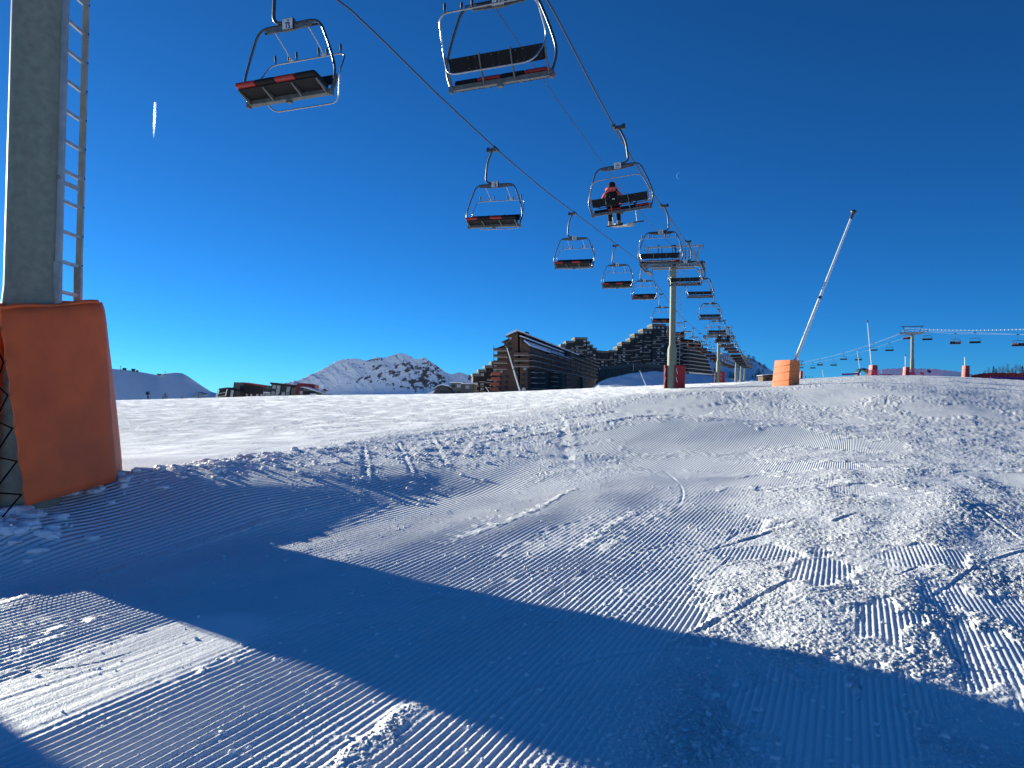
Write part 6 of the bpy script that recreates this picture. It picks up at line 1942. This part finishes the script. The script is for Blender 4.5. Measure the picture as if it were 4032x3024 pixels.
# ------------------------------------------------------------------ sky: contrail, aircraft, moon
def trail_mat():
    m, nt, b = _nt('contrail')
    N, L = nt.nodes.new, nt.links.new
    b.inputs['Base Color'].default_value = (0.95, 0.97, 1.0, 1); b.inputs['Roughness'].default_value = 1.0; b.inputs['Specular IOR Level'].default_value = 0
    at_ = N('ShaderNodeAttribute'); at_.attribute_name = 'age'
    n = N('ShaderNodeTexNoise'); n.inputs['Scale'].default_value = 0.002; n.inputs['Detail'].default_value = 3
    geo = N('ShaderNodeNewGeometry'); L(geo.outputs['Position'], n.inputs['Vector'])
    ma = N('ShaderNodeMath'); ma.operation = 'MULTIPLY_ADD'; L(n.outputs['Fac'], ma.inputs[0]); ma.inputs[1].default_value = -0.3; L(at_.outputs['Fac'], ma.inputs[2])
    mr = N('ShaderNodeMapRange'); mr.inputs['From Min'].default_value = 0.55; mr.inputs['From Max'].default_value = 0.0; L(ma.outputs[0], mr.inputs['Value'])
    lw = N('ShaderNodeLayerWeight'); lw.inputs['Blend'].default_value = 0.35
    mu = N('ShaderNodeMath'); mu.operation = 'SUBTRACT'; mu.use_clamp = True; L(mr.outputs['Result'], mu.inputs[0]); 
    mh = N('ShaderNodeMath'); mh.operation = 'MULTIPLY'; mh.inputs[1].default_value = 0.5; L(lw.outputs['Facing'], mh.inputs[0]); L(mh.outputs[0], mu.inputs[1])
    # ice crystals scatter the low sun forward through the trail
    tl = N('ShaderNodeBsdfTranslucent'); tl.inputs['Color'].default_value = (1, 1, 1, 1)
    df = N('ShaderNodeBsdfDiffuse'); df.inputs['Color'].default_value = (1, 1, 1, 1)
    ad = N('ShaderNodeAddShader'); L(tl.outputs[0], ad.inputs[0]); L(df.outputs[0], ad.inputs[1])
    tr = N('ShaderNodeBsdfTransparent'); mxs = N('ShaderNodeMixShader')
    L(mu.outputs[0], mxs.inputs[0]); L(tr.outputs[0], mxs.inputs[1]); L(ad.outputs[0], mxs.inputs[2])
    L(mxs.outputs[0], nt.nodes['Material Output'].inputs['Surface'])
    return m
tm = trail_mat()
A = at(611, 402, 20000.0); B = at(602, 605, 27000.0)
for s, lab in ((-1, 'left one of two parallel white condensation trails in the sky'), (1, 'right one of two parallel white condensation trails in the sky')):
    rows, ns = 60, 10; V = []; age = []
    d = (B - A)
    sidev = Vector((1, 0.35, 0)).normalized()
    for i in range(rows):
        t = i / (rows - 1)
        off = 10 * math.sin(math.pi * min(1, t * 1.6 + 0.1)) + 12
        rad = (8 + 9 * math.sin(math.pi * min(t * 1.4, 1)) ) * (1 - 0.8 * t ** 2) + 0.6 * random.random()
        c = A + d * t + sidev * (s * off * (1 - 0.45 * t)) + Vector((random.uniform(-1, 1) * t * t * 4, 0, 0))
        for j in range(ns):
            a = 2 * math.pi * j / ns
            V.append(c + Vector((math.cos(a) * rad, 0, math.sin(a) * rad))); age.append(t ** 1.6)
    Fs = [(i * ns + j, i * ns + (j + 1) % ns, (i + 1) * ns + (j + 1) % ns, (i + 1) * ns + j) for i in range(rows - 1) for j in range(ns)]
    mb = MB(); mb.add(V, Fs, smooth=True); o = mb.build('contrail', tm)
    at_ = o.data.attributes.new('age', 'FLOAT', 'POINT'); at_.data.foreach_set('value', age)
    tag(o, lab, 'contrail', 'condensation trails')
# aircraft at the head of the trails
q = at(611, 397, 19800.0)
root = empty('aircraft', q)
dd = (A - B).normalized()
mb = MB(); mb.tube([-dd * 25, -dd * 18, dd * 20, dd * 27], [1.5, 3.2, 3.2, 0.8], 10); mb.build('fuselage', white_trim, root)
for s in (-1, 1):
    mb = MB(); mb.add([dd * 6, -dd * 6, -dd * 12 + sidev * 28 * s, -dd * 9 + sidev * 28 * s, dd * 6 + Vector((0, 0, .8)), -dd * 6 + Vector((0, 0, .8)), -dd * 12 + sidev * 28 * s + Vector((0, 0, .5)), -dd * 9 + sidev * 28 * s + Vector((0, 0, .5))],
                      [(0, 1, 2, 3), (4, 7, 6, 5), (0, 4, 5, 1), (1, 5, 6, 2), (2, 6, 7, 3), (3, 7, 4, 0)]); mb.build('wing', white_trim, root)
mb = MB(); mb.box(-dd * 23 + Vector((0, 0, 5)), (1, 5, 9)); mb.build('tail_fin', white_trim, root)
tag(root, 'tiny airliner at the head of the condensation trails', 'aircraft')
# waning moon
m_, nt_, b_ = _nt('moonlight')
b_.inputs['Base Color'].default_value = (0, 0, 0, 1); b_.inputs['Emission Color'].default_value = (0.10, 0.30, 0.80, 1); b_.inputs['Emission Strength'].default_value = 0.5; b_.inputs['Specular IOR Level'].default_value = 0
YM = 60000.0
q = at(2668, 692, YM); rad = 13.0 * YM / F_PX
mb = MB(); V = []; Fs = []
n = 21
for i in range(n):
    a = -math.pi / 2 * 0.98 + math.pi * 0.98 * i / (n - 1)
    for k in range(4):
        f = (1.0, 0.9, 0.76, 0.70)[k] if True else 0
        bul = (0, 0.35, 0.3, 0)[k]
        V.append((-rad * math.cos(a) * f + rad * 0.55, -rad * bul, rad * math.sin(a)))
for i in range(n - 1):
    for k in range(3): Fs.append((i * 4 + k, i * 4 + k + 1, i * 4 + 5 + k, i * 4 + 4 + k))
    Fs.append((i * 4 + 3, i * 4, i * 4 + 4, i * 4 + 7))
mb.add(V, Fs, smooth=True)
mo = mb.build('moon', m_, None, q, (0, R(8), 0))
tag(mo, 'faint thin crescent moon in the blue sky right of the chairlift', 'moon')
